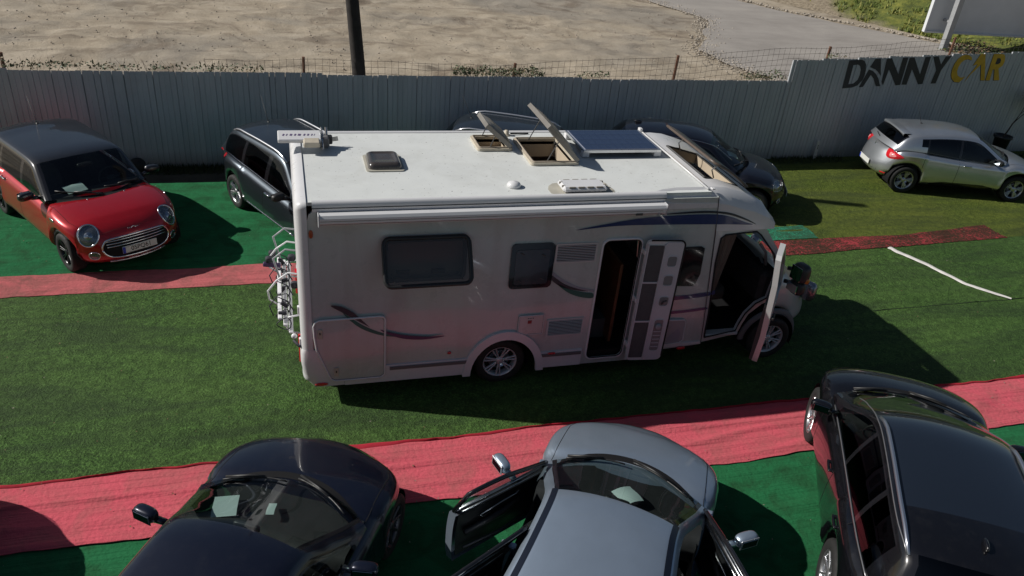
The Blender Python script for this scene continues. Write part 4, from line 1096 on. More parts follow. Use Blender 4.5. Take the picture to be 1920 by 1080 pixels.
def car_estate(loc, rz, label):
    gp = paint('graphite_paint', (.05, .062, .075), .75, .33)
    wb = 2.6; c = std(wb=wb, fo=.83, ro=.84, hw=.866, r=.31, ra=.36, sill=.2, tum=.34, bowf=.3, bowr=.18, rim='v', low=.14,
        plan=[(-2.2, .76), (-1.75, .83), (-1.2, .866), (.9, .866), (1.6, .83), (2.1, .72)],
        top=[(-2.2, .93), (-1.4, .985), (0, .93), (.9, .89), (1.15, .925), (1.6, .86), (1.95, .76), (2.12, .66)], drop=[(-2, .02), (.8, .02), (1.2, .05), (2, .1)],
        nose=[(0, .12), (.2, .03), (.45, 0), (.7, .06), (1, .2)], tailp=[(0, .1), (.3, 0), (.6, .03), (1, .1)],
        roof=[(-2.08, .96), (-1.95, 1.15), (-1.78, 1.35), (-1.6, 1.42), (-1.0, 1.465), (-.3, 1.475), (.1, 1.455), (.3, 1.41), (.6, 1.24), (.95, 1.03), (1.15, .93)],
        gxf=1.15, gxr=-2.08, gmid=-.3, roofB=.30, roofC=-1.74, rwin=-1.95, gst=[.3, -1.74, -1.95, .8, -.08, -.2, -.95, -1.04, -1.8],
        wins=[(-.08, .8, 0, 'side_window'), (-.95, -.2, 0, 'rear_side_window'), (-1.8, -1.04, 0, 'rear_side_window')], dx=[.82, -.14, -1.0], xcut=.9, xtail=-1.75, rbz=.58,
        dashx=.62, seatx=0, handles=[(.02, .76)], handm=CHROME, mirx=.62, mirm=BLACK, gbf=.25, mats=base_mats(gp), ant=(-1.45, 0), rails=(.25, -1.6, .03), railm=mat('satin_rail', (.72, .72, .74), .3, .9), railh=.035, rseam=True)
    root = c.build(loc, rz, label)
    for sd in (-1, 1):
        c.lamp('tail_light', mir(hermit([(.15, .0), (.02, .07), (-.06, .09), (-.08, .02), (-.06, -.09), (.04, -.07)]), sd), Vector((-1.88, sd*.78, .85)), rearN(sd, .45, .9), (0, 0, 1), .012, REDL, core=REDL)
        U, Vv = frontN(sd); c.lamp('headlight', mir(hermit([(-.2, -.06), (.2, -.07), (.16, .07), (-.16, .05)]), sd), Vector((1.85, sd*.62, .70)), U, Vv, .015)
    for sd in (-1, 1):
        P3 = []
        for k in range(17):
            X = .82-1.7*k/16; h = c.hit((X, sd*2, .32), (0, -sd, 0)); P3.append((h or Vector((X, sd*.86, .32)))+Vector((0, sd*.004, 0)))
        MB().tube(P3, .014, 6).build('side_moulding', CHROME, root, smooth=True)
        P3 = []
        for k in range(25):
            X = .85-2.6*k/24; z = crv(c.top, X)-crv(c.drop, X)+.006; h = c.hit((X, sd*2, z), (0, -sd, 0)); P3.append((h or Vector((X, sd*.82, z)))+Vector((0, sd*.003, 0)))
        MB().tube(P3, .006, 5).build('window_strip', CHROME, root, smooth=True)
    c.plate_('', 0, .62, False); return c, root
def car_dark_hatch():
    bp = paint('black_violet_paint', (.008, .008, .014), .5, .28)
    wb = 2.5; c = std(wb=wb, fo=.72, ro=.68, hw=.865, r=.32, ra=.365, sill=.2, tum=.36, bowf=.3, bowr=.22, rim='star', low=.14, crown=.05,
        plan=[(-2.0, .76), (-1.6, .83), (-1.1, .866), (.9, .866), (1.5, .84), (2.05, .74)],
        top=[(-2.0, .95), (-1.2, 1.0), (0, .93), (.85, .90), (1.05, .95), (1.5, .91), (1.85, .82), (2.05, .70)], drop=[(-2, .02), (.8, .02), (1.2, .06), (2, .1)],
        nose=[(0, .12), (.2, .03), (.45, 0), (.7, .04), (1, .16)], tailp=[(0, .1), (.3, 0), (.6, .03), (1, .1)],
        roof=[(-1.88, 1.0), (-1.78, 1.15), (-1.6, 1.33), (-1.4, 1.41), (-.9, 1.475), (-.3, 1.49), (.1, 1.46), (.3, 1.41), (.6, 1.23), (.85, 1.07), (1.05, .96)],
        gxf=1.05, gxr=-1.88, gmid=-.3, roofB=.28, roofC=-1.5, rwin=-1.78, gst=[.28, -1.5, -1.78, .72, -.12, -.22, -.98],
        wins=[(-.12, .72, 0, 'side_window'), (-.98, -.22, 0, 'rear_side_window')], dx=[.78, -.17, -1.0], xcut=.8, xtail=-1.6, rbz=.6,
        dashx=.55, seatx=-.05, handles=[(0, .82), (-.8, .84)], handm=CHROME, mirx=.56, mirm=bp, gbf=.25, mats=base_mats(bp, side_window=GLASS), pano=None, fin=(-1.25, 0))
    root = c.build((8.10, 5.86), math.radians(-25), 'black hatchback parked behind the motorhome cab with a paper on its dashboard')
    for sd in (-1, 1):
        n = Vector((.75, sd*.45, .45)).normalized(); U = Vector((0, 0, 1)).cross(n).normalized(); Vv = n.cross(U)
        b = c.lamp('headlight', hermit([(-.17, -.07), (.12, -.10), (.17, .06), (-.06, .11), (-.19, .05)]), Vector((1.74, sd*.60, .74)), U, Vv, .02, ring=.005)
        c.proj('lamp_core', circ(.055), Vector((1.74, sd*.60, .73)), U, Vv, .02, CHROME, 2, .006, parent=b)
        c.lamp('fog_light', circ(.05), Vector((1.95, sd*.58, .40)), (0, 1, 0), (0, 0, 1), .01, ring=.007)
        P3 = []
        for k in range(25):
            X = .72-1.75*k/24; zr = crv(c.roof, X)-.075; h = c.hit((X, sd*2, zr), (0, -sd, 0))
            if h is not None: P3.append(h+Vector((0, sd*.004, 0)))
        MB().tube(P3, .006, 5).build('window_strip', CHROME, root, smooth=True)
    h = c.hit((.98, -2, .78), (0, 1, 0)); m = MB(); ellipsoid(m, h, (.09, .015, .05), 2, 12, 6); m.build('side_badge', CHROME, root)
    c.proj('grille', hermit([(-.4, -.06), (.4, -.06), (.36, .07), (-.36, .07)]), Vector((2.0, 0, .6)), (0, 1, 0), (0, 0, 1), 0, DARK, 3, .004)
    c.plate_('', 0, .46); return c, root
def car_silver_hatch():
    sp = paint('silver_paint', (.62, .65, .68), .85, .3)
    wb = 2.59; c = std(wb=wb, fo=.84, ro=.64, hw=.866, r=.315, ra=.365, sill=.2, tum=.36, bowf=.3, bowr=.26, rim='v', low=.16, crown=.035,
        plan=[(-1.95, .70), (-1.6, .83), (-1.2, .866), (-.3, .85), (.6, .85), (1.2, .866), (1.6, .84), (2.13, .70)],
        top=[(-1.95, .90), (-1.5, 1.03), (-1.1, 1.02), (0, .92), (.9, .88), (1.15, .93), (1.6, .87), (1.95, .77), (2.12, .66)], drop=[(-2, .02), (.8, .02), (1.2, .05), (2, .1)],
        nose=[(0, .12), (.2, .03), (.45, 0), (.7, .06), (1, .2)], tailp=[(0, .12), (.2, .02), (.42, 0), (.6, .04), (1, .17)],
        roof=[(-1.80, .98), (-1.68, 1.12), (-1.52, 1.28), (-1.38, 1.34), (-.9, 1.395), (-.3, 1.42), (.1, 1.405), (.3, 1.37), (.6, 1.23), (.95, 1.03), (1.15, .93)],
        gxf=1.15, gxr=-1.80, gmid=-.3, roofB=.30, roofC=-1.46, rwin=-1.70, gst=[.3, -1.46, -1.70, .86, -.14, -.2, -.96, -1.0, -1.16],
        wins=[(-.14, .86, 0, 'side_window'), (-.96, -.2, 0, 'rear_side_window'), (-1.16, -1.0, 0, 'rear_side_window')], dx=[.84, -.17, -1.0], xcut=.9, xtail=-1.55, rbz=.66,
        dashx=.62, seatx=0, handles=[(.02, .77)], handm=CHROME, mirx=.62, mirm=BLACK, gbf=.25, mats=base_mats(sp), ant=(-.85, .1), rseam=True, crease=.01, taper=((-1.0, 4),))
    root = c.build((14.95, 6.12), math.radians(-15.5), 'silver five door hatchback with red tail lights parked at far right by the tall wall')
    for sd in (-1, 1):
        U = rearN(sd, .62, .78); ol = [(.27, .0), (.08, .075), (-.10, .10), (-.15, .05), (-.13, -.06), (.0, -.085)]
        b = c.lamp('tail_light', mir(hermit(ol), sd), Vector((-1.74, sd*.74, .83)), U, (0, 0, 1), .022, REDL, core=mat('red_bowl', (.6, .03, .04), .2, .3))
        c.proj('lamp_segment', mir(hermit([(p[0]*.4, p[1]*.5) for p in ol]), sd), Vector((-1.74, sd*.74, .83)), U, (0, 0, 1), .012, mat('pink_lens', (.7, .25, .25), .15), 2, .036, parent=b)
        c.proj('reflector', [(-.07, -.02), (.07, -.02), (.07, .02), (-.07, .02)], Vector((-1.78, sd*.62, .38)), rearN(sd, .85, .5), (0, 0, 1), .004, REDL, 2, .006)
        U, Vv = frontN(sd); c.lamp('headlight', mir(hermit([(-.2, -.06), (.2, -.07), (.16, .07), (-.16, .05)]), sd), Vector((1.85, sd*.62, .70)), U, Vv, .015)
        rows = []
        for k in range(17):
            X = .80-1.5*k/16; q = min(k, 16-k)/3; z1 = .30+.055*min(1, q); a = c.hit((X, sd*2, z1), (0, -sd, 0)); b2 = c.hit((X, sd*2, .27), (0, -sd, 0))
            if a is not None and b2 is not None: rows.append([a+Vector((0, sd*.006, 0)), b2+Vector((0, sd*.014, 0)), b2+Vector((0, sd*.004, -.02))])
        MB().grid(rows).build('side_moulding', GLOSSB, root, smooth=True)
    c.plate_('', 0, .50, False); c.proj('rear_valance', [(-.55, -.09), (.55, -.09), (.45, .08), (-.45, .08)], Vector((-1.9, 0, .34)), (0, -1, 0), (0, 0, 1), 0, BLACK, 3, .004)
    # diamond badge
    h = c.hit((-3, 0, .86), (1, 0, 0)); m = MB(); q = h+Vector((-.012, 0, 0))
    dd = [(0, .06), (.034, 0), (0, -.06), (-.034, 0)]
    m.tube([q+Vector((0, *p)) for p in dd+[dd[0]]], .008, 4); m.build('tailgate_badge', CHROME, root)
    m = MB(); w_ = [c.hit((-1.9, y, 1.05+.1*abs(y)), (1, 0, 0)) for y in (0, .12, .26)]
    w_ = [p+Vector((-.015, 0, 0)) for p in w_ if p is not None]
    if len(w_) > 1: m.tube(w_, .009, 5); m.build('rear_wiper', BLACK, root)
    # spoiler lip at the roof end
    rows = []
    for k in range(13):
        y = -.55+1.1*k/12; rows.append([(-1.34, y, crv(c.roof, -1.36)-.03*abs(y/.55)**2+.004), (-1.50, y*.99, 1.345-.035*abs(y/.55)**2), (-1.56+.05*abs(y/.55)**2, y*.97, 1.325-.04*abs(y/.55)**2), (-1.50, y*.97, 1.29-.04*abs(y/.55)**2)])
    MB().grid(rows).build('spoiler', sp, root, smooth=True)
    return c, root
SEDTOP = [(-2.35, .90), (-2.0, 1.0), (-1.5, 1.02), (-.6, .97), (.5, .93), (.95, .93), (1.1, .955), (1.5, .92), (1.9, .84), (2.1, .77), (2.22, .68)]
def sedan(body, **k):
    d = dict(wb=2.76, fo=.72, ro=.98, hw=.905, r=.325, ra=.37, sill=.19, tum=.52, bowf=.34, bowr=.2, rim='star', low=.14, crown=.04,
        plan=[(-2.36, .78), (-1.9, .86), (-1.2, .905), (.9, .895), (1.5, .88), (2.2, .72)], top=SEDTOP, drop=[(-2.3, .03), (.8, .02), (1.2, .07), (2, .13)],
        nose=[(0, .12), (.2, .03), (.45, 0), (.7, .04), (1, .18)], tailp=[(0, .1), (.3, 0), (.6, .02), (1, .06)],
        roof=[(-1.85, 1.02), (-1.6, 1.12), (-1.3, 1.25), (-1.15, 1.30), (-.85, 1.35), (-.5, 1.385), (-.15, 1.40), (.0, 1.385), (.12, 1.36), (.4, 1.24), (.8, 1.06), (1.1, .945)],
        gxf=1.1, gxr=-1.85, gmid=-.3, roofB=.12, roofC=-1.15, rwin=-1.76, gst=[.12, -1.15, -1.76, .7, -.30, -.38, -1.12],
        wins=[(-.30, .70, 0, 'side_window'), (-1.12, -.38, 0, 'rear_side_window')], dx=[.78, -.34, -1.18], xcut=.78, xtail=-1.6, rbz=.6,
        dashx=.40, seatx=-.18, handles=[(-.14, .76), (-1.0, .78)], mirx=.44, mirm=body, gbf=.3, gbr=.2, mats=base_mats(body), fin=(-1.1, 0))
    d.update(k); return std(**d)
def sed_front(c, root):
    for sd in (-1, 1):
        n = Vector((.8, sd*.4, .45)).normalized(); U = Vector((0, 0, 1)).cross(n).normalized(); Vv = n.cross(U)
        c.lamp('headlight', hermit([(-.24, -.05), (.2, -.06), (.24, .05), (-.2, .06)]), Vector((2.0, sd*.60, .66)), U, Vv, .015)
        for k in (0, 1): pass
        c.proj('grille', hermit([(-.13, -.09), (.13, -.09), (.15, .08), (-.15, .08)]), Vector((2.1, sd*.17, .58)), (0, 1, 0), (0, 0, 1), 0, DARK, 3, .004)
        c.lamp('tail_light', hermit([(-.2, -.06), (.2, -.06), (.2, .07), (-.2, .07)]), Vector((-2.25, sd*.6, .8)), (0, -1, 0), (0, 0, 1), .015, REDL, core=REDL)
def car_navy():
    nv = paint('navy_paint', (.007, .009, .022), .4, .3)
    c = sedan(nv, hw=.90, handm=None, fo=.66, mirx=.30, rimm=mat('dark_rim', (.10, .10, .11), .35, .6))
    root = c.build((-.62, -3.28), math.radians(62), 'dark navy saloon with folded wipers and papers behind its windscreen nearest the bottom left'); sed_front(c, root)
    return c, root
def car_blue():
    bl = paint('blue_grey_paint', (.38, .46, .56), .7, .36)
    c = sedan(bl, mirx=.38, open=((0, 'left'), (0, 'right'), (1, 'left')), mats=base_mats(bl, windscreen=GLASS))
    root = c.build((2.52, -3.55), math.radians(56), 'blue grey metallic saloon standing with its doors open at the bottom centre'); sed_front(c, root)
    # dark roof gutters
    for sd in (-1, 1):
        rows = []
        for k in range(30):
            X = .10-1.2*k/29; zr = crv(c.roof, X); zb = crv(c.top, X)-crv(c.drop, X)-.015; yb = c.hwx(X)*.945-.035; yt = yb-c.tum*(zr-zb-.03)
            a = c.hit((X, sd*(yt-.075), 3), (0, 0, -1)); b = c.hit((X, sd*(yt-.02), 3), (0, 0, -1))
            if a is not None and b is not None: rows.append([a+Vector((0, 0, .003)), (a+b)/2+Vector((0, 0, .005)), b+Vector((0, 0, .003))])
        MB().grid(rows).build('gutter_strip', mat('gutter_black', (.008, .011, .02), .3), root, smooth=True)
    # the open doors
    for (i, side, ang) in ((0, 'left', 31), (0, 'right', 30), (1, 'left', 26)):
        sd = 1 if side == 'left' else -1; xh, xe = c.dx[i], c.dx[i+1]; rx = max(xe, -c.wb/2+c.ra+.02) if i else xe
        hinge = Vector((xh, sd*(c.hwx(xh)-.05), 0)); A = math.radians(ang)*(1 if sd > 0 else -1)
        # a left door swings its rear edge outwards (towards +y): rotate about hinge
        M = Matrix.Translation(hinge) @ Matrix.Rotation(-A, 4, 'Z') @ Matrix.Translation(-hinge)
        zt = lambda x: crv(c.top, x)-crv(c.drop, x)
        nx, nz = 16, 12
        def side_y(x, z):
            h = None
            t = (z-c.sill)/max(.1, crv(c.top, x)-c.sill); f = 1-.055*max(0, (t-.5)/.5)**2-c.low*.55*max(0, (.35-t)/.35)**2
            return sd*(c.hwx(x)*f-(.03 if t > .93 else 0))
        def slab(off, m, nm, par, z0, z1, x0, x1, dome=0.):
            rows = []
            for a in range(nx+1):
                x = x0+(x1-x0)*a/nx; row = []
                for b in range(nz+1):
                    zz1 = z1 if not callable(z1) else z1(x)
                    z = z0+(zz1-z0)*b/nz; lo = x
                    if i == 1 and a > nx*.6: lo = x+max(0, (.62-z))*.55*(a/nx-.6)/.4*1.0
                    row.append(M @ Vector((lo, side_y(lo, z)-sd*(off-dome*math.sin(PI*a/nx)*math.sin(PI*b/nz)), z)))
                rows.append(row)
            return rows
        outer = slab(0, bl, 'door', root, c.sill+.1, zt, xh-.005, xe+.005); inner = slab(.085, INTER, '', root, c.sill+.1, zt, xh-.012, xe+.012)
        mb = MB(); mb.grid(outer); 
        def rim(A_, B_):
            top = [[r[-1] for r in A_], [r[-1] for r in B_]]; bot = [[r[0] for r in A_], [r[0] for r in B_]]
            mb.grid(top, 1); mb.grid(bot, 0); mb.grid([A_[0], B_[0]], 0); mb.grid([A_[-1], B_[-1]], 0)
        rim(outer, inner)
        d = mb.build('door', [bl, BLACK], root, smooth=False)
        for p in d.data.polygons: p.use_smooth = True
        d.data.set_sharp_from_angle(angle=.6)
        trim = slab(.088, INTER, '', root, c.sill+.14, lambda x: zt(x)-.005, xh-.03, xe+.05, dome=-.03)
        t = MB(); t.grid(trim).build('door_trim', mat('door_leather', (.016, .016, .018), .45, var=.3), d, smooth=True)
        # armrest, pull handle, pocket, speaker
        L = xh-xe; mid = (xh+xe)/2
        def at(x, z, off): return M @ Vector((x, side_y(x, z)-sd*off, z))
        am = MB(); am.tube([at(xe+.12, .62, .13), at(mid, .66, .15), at(xh-.28, .72, .13)], [.03, .04, .02], 8); am.build('armrest', BLACK, d, smooth=True)
        hd = MB(); hd.tube([at(xe+.30, .75, .125), at(mid-.02, .80, .135), at(mid+.16, .80, .13), at(xh-.36, .815, .12)], [.006, .008, .008, .005], 6); hd.tube([at(xe+.30, .75, .125), at(xe+.33, .70, .125), at(xe+.42, .71, .13)], .006, 6); hd.build('pull_handle', ALU, d, smooth=True)
        pk = MB(); pk.tube([at(xe+.12, .42, .13), at(mid, .40, .15), at(xh-.25, .42, .13)], [.012, .014, .01], 6); pk.build('door_pocket', mat('grey_trim', (.09, .09, .1), .5), d, smooth=True)
        st = MB(); st.tube([at(xh-.04, zt(xh)+.0, .03), at(mid, zt(mid)+.003, .03), at(xe+.02, zt(xe)+.003, .03)], .010, 6); st.tube([at(xh-.1, zt(xh)-.0, .07), at(mid, zt(mid)-.0, .07), at(xe+.06, zt(xe), .07)], .006, 6); st.build('waist_strip', ALU, d, smooth=True)
        # window frame and pane
        fr = []; zr = lambda x: crv(c.roof, x)-.085
        xw = [xh-.02-(xh-xe-.03)*k/16 for k in range(17)]
        def gy(x, z):
            zb = zt(x)-.015; yb = c.hwx(x)*.945-.035; h = max(0, zr(x)-zb); yt = yb-c.tum*h; t = (z-zb)/max(.02, h); return sd*(yb+(yt-yb)*min(1, max(0, t)))
        top = [M @ Vector((x, gy(x, max(zt(x), zr(x))), max(zt(x)+.005, zr(x)))) for x in xw]
        endb = M @ Vector((xw[-1], gy(xw[-1], zt(xw[-1])), zt(xw[-1])))
        if i == 1: top = [p for p in top]
        fm = MB(); fm.tube([M @ Vector((xw[0], gy(xw[0], zt(xw[0])), zt(xw[0])))]+top+[endb], .022, 6); fm.build('window_frame', GLOSSB, d, smooth=True)
        gp = MB(); gp.grid([[M @ Vector((x, gy(x, zt(x)+(max(zt(x)+.004, zr(x))-zt(x))*k/4), zt(x)+(max(zt(x)+.004, zr(x))-zt(x))*k/4)) for k in range(5)] for x in xw]); gp.build('window_pane', GLASS if i == 0 else GLASSD, d, smooth=True)
        if i == 0:
            c.mirm = bl; c.mirframe = mat('satin_silver', (.5, .52, .55), .3, .7); c.mirror(sd, d, M)
        # door aperture: sill, pillar faces
    ap = MB()
    for sd in (1, -1):
        for x in c.dx[:2] if sd < 0 else c.dx[:3]:
            y = sd*(c.hwx(x)-.10); ap.box((x, y, .62), (.07, .14, .62), ch=.01)
        ap.box(((c.dx[0]+c.dx[2])/2, sd*(c.hw-.12), .25), (c.dx[0]-c.dx[2], .16, .10), ch=.01)
    ap.build('door_frame', bl, root)
    return c, root
def car_suv():
    bk = paint('black_suv_paint', (.006, .006, .008), .3, .25)
    wb = 2.6; c = std(wb=wb, fo=.70, ro=1.12, hw=.92, r=.355, ra=.41, sill=.26, tum=.36, bowf=.34, bowr=.2, rim='star', low=.14, crown=.04, bot_f=.26, bot_r=.3,
        plan=[(-2.45, .80), (-1.9, .89), (-1.2, .92), (.9, .92), (1.5, .89), (2.0, .74)],
        top=[(-2.45, 1.0), (-1.7, 1.12), (0, 1.07), (.8, 1.03), (1.1, 1.08), (1.5, 1.03), (1.8, .93), (2.0, .80)], drop=[(-2, .02), (.8, .02), (1.2, .07), (2, .12)],
        nose=[(0, .12), (.2, .03), (.45, 0), (.7, .04), (1, .16)], tailp=[(0, .1), (.3, 0), (.6, .03), (1, .1)],
        roof=[(-2.38, 1.12), (-2.28, 1.32), (-2.15, 1.53), (-1.95, 1.6), (-1.4, 1.655), (-.7, 1.675), (-.35, 1.66), (-.12, 1.61), (.3, 1.43), (.7, 1.24), (1.1, 1.075)],
        gxf=1.1, gxr=-2.38, gmid=-.6, roofB=-.1, roofC=-2.06, rwin=-2.28, gst=[-.1, -2.06, -2.28, .62, -.42, -.49, -1.28, -1.35, -1.95, -1.53],
        wins=[(-.42, .62, 0, 'side_window'), (-1.28, -.49, 0, 'rear_side_window'), (-1.95, -1.35, 0, 'rear_side_window')], dx=[.68, -.45, -1.31], xcut=.76, xtail=-2.1, rbz=.7,
        dashx=.42, seatx=-.3, handles=[(-.3, .88), (-1.15, .9)], handm=bk, mirx=.42, mirm=bk, gbf=.28, mats=base_mats(bk, roof_glass=mat('roof_glass', (.010, .014, .022), .06, coat=1)), pano=(-1.53, -.2),
        rails=(-.22, -2.0, .035), railm=mat('rail_blue_alu', (.5, .53, .6), .3, .9), railh=.03, ant=None, fin=(-1.8, 0), hrest=.05)
    c.seatz = .1
    root = c.build((6.22, -3.17), math.radians(59), 'black sport utility car with silver roof rails at the bottom right'); 
    for sd in (-1, 1):
        n = Vector((.7, sd*.42, .55)).normalized(); U = Vector((0, 0, 1)).cross(n).normalized(); Vv = n.cross(U)
        c.lamp('headlight', hermit([(-.27, -.07), (.2, -.07), (.26, .06), (-.22, .08)]), Vector((1.70, sd*.60, .84)), U, Vv, .018)
        P3 = []; P4 = []
        for k in range(30):
            X = .62-2.6*k/29; zr = crv(c.roof, X)-.085; z0 = crv(c.top, X)-crv(c.drop, X)+.012
            h = c.hit((X, sd*2, zr), (0, -sd, 0)); 
            if h is not None and zr > z0+.05: P3.append(h+Vector((0, sd*.005, 0)))
            h = c.hit((X, sd*2, z0), (0, -sd, 0))
            if h is not None: P4.append(h+Vector((0, sd*.005, 0)))
        m = MB(); m.tube(P3, .007, 5); m.tube(P4, .008, 5); m.build('window_strip', mat('satin_strip', (.35, .35, .36), .35, .8), root, smooth=True)
    return c, root
CARS = {}
CARS['red'] = car_red()
CARS['estate'] = car_estate((.34, 5.12), math.radians(-62), 'dark grey estate car with silver roof rails half hidden behind the rear of the motorhome')
CARS['estate2'] = car_estate((4.78, 5.95), math.radians(-28), 'dark estate car of which only the roof shows above the open roof hatches')
CARS['dark'] = car_dark_hatch(); CARS['silver'] = car_silver_hatch(); CARS['navy'] = car_navy(); CARS['blue'] = car_blue(); CARS['suv'] = car_suv()
def side_car():
    # the car just outside the left edge whose shadow falls over the red strip
    c = sedan(paint('dark_grey_paint', (.03, .032, .036), .6, .3), mats=base_mats(paint('dark_grey_paint', (.03, .032, .036)))); r = c.build((-4.52, -2.86), math.radians(64), 'dark grey saloon just beyond the bottom left edge casting a rounded shadow'); sed_front(c, r)
side_car()
def papers():
    def sheet_(car, x, y, w, h, rot, lab, tilt=.0, z=None, bend=0):
        c, root = car; zz = z if z is not None else crv(c.top, c.gxf-.1)+.02; m = MB(); rows = []
        for i in range(7): rows.append([((j/5-.5)*w, (i/6-.5)*h, bend*math.cos((i/6-.5)*3)+.01*math.sin(j)) for j in range(6)])
        m.grid(rows); o = m.build('paper_sheet', PAPER, smooth=True)
        M = Matrix.Translation(root.location) @ Matrix.Rotation(root.rotation_euler.z, 4, 'Z') @ Matrix.Translation((x, y, zz)) @ Matrix.Rotation(rot, 4, 'Z') @ Matrix.Rotation(tilt, 4, 'Y'); o.matrix_world = M
        tag(o, lab, 'paper')
    sheet_(CARS['navy'], .57, .41, .29, .21, .43, 'white paper sheet lying upright behind the navy saloon windscreen', .12, 1.01)
    sheet_(CARS['navy'], .66, .02, .16, .07, .3, 'narrow crumpled paper in the middle of the navy saloon dashboard', .12, 1.01)
    sheet_(CARS['blue'], .58, -.06, .24, .21, .75, 'pale folded paper on the dashboard of the blue grey saloon', .12, 1.01, .02)
    sheet_(CARS['red'], .68, -.3, .21, .3, .1, 'white paper behind the windscreen of the red hatchback', .2, 1.02)
    sheet_(CARS['dark'], .78, .05, .21, .3, .1, 'white paper behind the windscreen of the black hatchback', .2, 1.02)
papers()

# ------------------------------------------------------------ motorhome
def milky(name, tint, dif, fac):
    m = glass(name, tint, 1.6).copy(); m.name = name; nt = m.node_tree; out = nt.nodes['Material Output']; src = out.inputs[0].links[0].from_socket
    d = N(nt, 'ShaderNodeBsdfDiffuse'); d.inputs[0].default_value = (*dif, 1); mx = N(nt, 'ShaderNodeMixShader'); mx.inputs[0].default_value = fac
    nt.links.new(src, mx.inputs[1]); nt.links.new(d.outputs[0], mx.inputs[2]); nt.links.new(mx.outputs[0], out.inputs[0]); return m
def motorhome():
    OX, OY = 4.515, 1.15
    root = empty('motorhome', (OX, OY, 0), label='white low profile motorhome with entry and cab doors and roof hatches open', cat='motorhome')
    def put(o):
        o.location = (-OX, -OY, 0); return o
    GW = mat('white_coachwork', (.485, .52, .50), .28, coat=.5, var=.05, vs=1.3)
    # faint grime runs on the flank are part of the coachwork material
    GR = mat('roof_white', (.66, .68, .665), .5, var=.05, vs=2.0)
    def grime():
        nt = GR.node_tree; b = nt.nodes['Principled BSDF']; base = b.inputs['Base Color'].links[0].from_socket
        sp = noise_tex(nt, 26, 3, .75); st = noise_tex(nt, 1.7, 6, .7, dist=1.)
        a = mixc(nt, ramp(nt, st, [(.5, g3(0)), (.8, g3(.35))]), base, (.42, .42, .38)); a = mixc(nt, ramp(nt, sp, [(.66, g3(0)), (.70, g3(.9))]), a, (.10, .085, .07))
        nt.links.new(a, b.inputs['Base Color'])
        nt = GW.node_tree; b = nt.nodes['Principled BSDF']; base = b.inputs['Base Color'].links[0].from_socket
        mp = N(nt, 'ShaderNodeMapping'); mp.inputs['Scale'].default_value = (1.6, 1, .22); nt.links.new(nt.nodes['TC'].outputs['Object'], mp.inputs[0])
        s2 = noise_tex(nt, 1.8, 6, .6, vec=mp.outputs[0], dist=.6); a = mixc(nt, ramp(nt, s2, [(.45, g3(0)), (.75, g3(.6))]), base, (.39, .375, .35)); nt.links.new(a, b.inputs['Base Color'])
        bump(nt, b, noise_tex(nt, 2.2, 3, .5), .25, .03)
    grime()
    WH = mat('white_moulding', (.66, .66, .67), .32, coat=.3, var=.04, vs=3)
    SAND = mat('cream_plastic', (.5, .45, .36), .5, var=.15, vs=9); SMOKE = mat('smoked_acrylic', (.055, .048, .042), .16, coat=.6, var=.3, vs=4)
    NAVY = mat('navy_decal', (.018, .035, .13), .3, coat=.4); TEALD = mat('teal_decal', (.015, .12, .10), .4); GREYD = mat('grey_decal', (.04, .04, .052), .4); GREYL = mat('light_grey_decal', (.3, .31, .35), .35)
    WINB = mat('window_black', (.012, .013, .015), .1, coat=.8); SEAL = mat('seal_grey', (.06, .06, .06), .6); STRIP = mat('grey_strip', (.13, .125, .13), .5)
    side = lambda y: (lambda u, v: (u, y, v))
    # ---- walls
    def arch(x, z, rx, rz, n=16, flip=False): return [(x+rx*math.cos(PI*k/n), z+rz*math.sin(PI*k/n)) for k in (range(n+1))]
    bl = [(.14, .24)]; br = [(5.38, .40), (5.33, .8), (5.19, 2.12), (5.13, 2.64)]
    ar = arch(2.53, .24, .45, .53)[::-1]
    top = [(.30, 2.64), (.22, 2.625), (.16, 2.57), (.14, 2.5)]
    outer = bl+ar+[(4.4, .24), (4.7, .36)]+br+top
    doorh = rrect(3.665, .32, 4.195, 2.115, .09); w1 = rrect(.99, 1.70, 1.92, 2.22, .06)
    put(plate('side_wall', outer, [doorh, w1], side(.0), -.03, GW, root))
    farout = [(.14, .24), (5.38, .24), (5.13, 2.64), (.3, 2.64), (.14, 2.5)]
    put(plate('side_wall', farout, [], side(2.30), .03, GW, root))
    # rear wall with rounded edges
    rows = []
    for x, ins in ((.14, 0), (.10, .003), (.06, .014), (.03, .035), (.012, .07), (.004, .12)):
        y0, y1, z0, z1 = ins-.012, 2.312-ins, .30+ins*.5, 2.715-ins
        rows.append([(x, a, b) for a, b in rrect(y0, z0, y1, z1, .07, 6)+[rrect(y0, z0, y1, z1, .07, 6)[0]]])
    mb = MB(); mb.grid(rows); mb.add([rows[-1][i] for i in range(len(rows[-1])-1)], [tuple(range(len(rows[-1])-1))]); put(mb.build('rear_wall', WH, root, smooth=True))
    # lower rear corner mouldings and bumper
    for y0, sg in ((-.02, 1), (2.32, -1)):
        mb = MB(); rows = []
        for z, xo, w in ((.80, .015, .08), (.74, -.005, .10), (.6, -.01, .14), (.45, .01, .22), (.32, .06, .34), (.25, .12, .36)):
            rows.append([(.14+w, y0+sg*.006, z), (.2, y0, z), (xo+.05, y0+sg*.012, z), (xo+.012, y0+sg*.04, z), (xo, y0+sg*.1, z), (xo+.0, y0+sg*.4, z)])
        mb.grid(rows); put(mb.build('corner_moulding', WH, root, smooth=True))
        mb = MB(); ellipsoid(mb, (.22, y0-sg*.004, .29), (.16, .02, .05), 2.2, 14, 8); put(mb.build('marker_lamp', REDL, root, smooth=True))
    mb = MB(); mb.box((.06, 1.15, .42), (.1, 1.6, .34), ch=.02); put(mb.build('rear_bumper', WH, root))
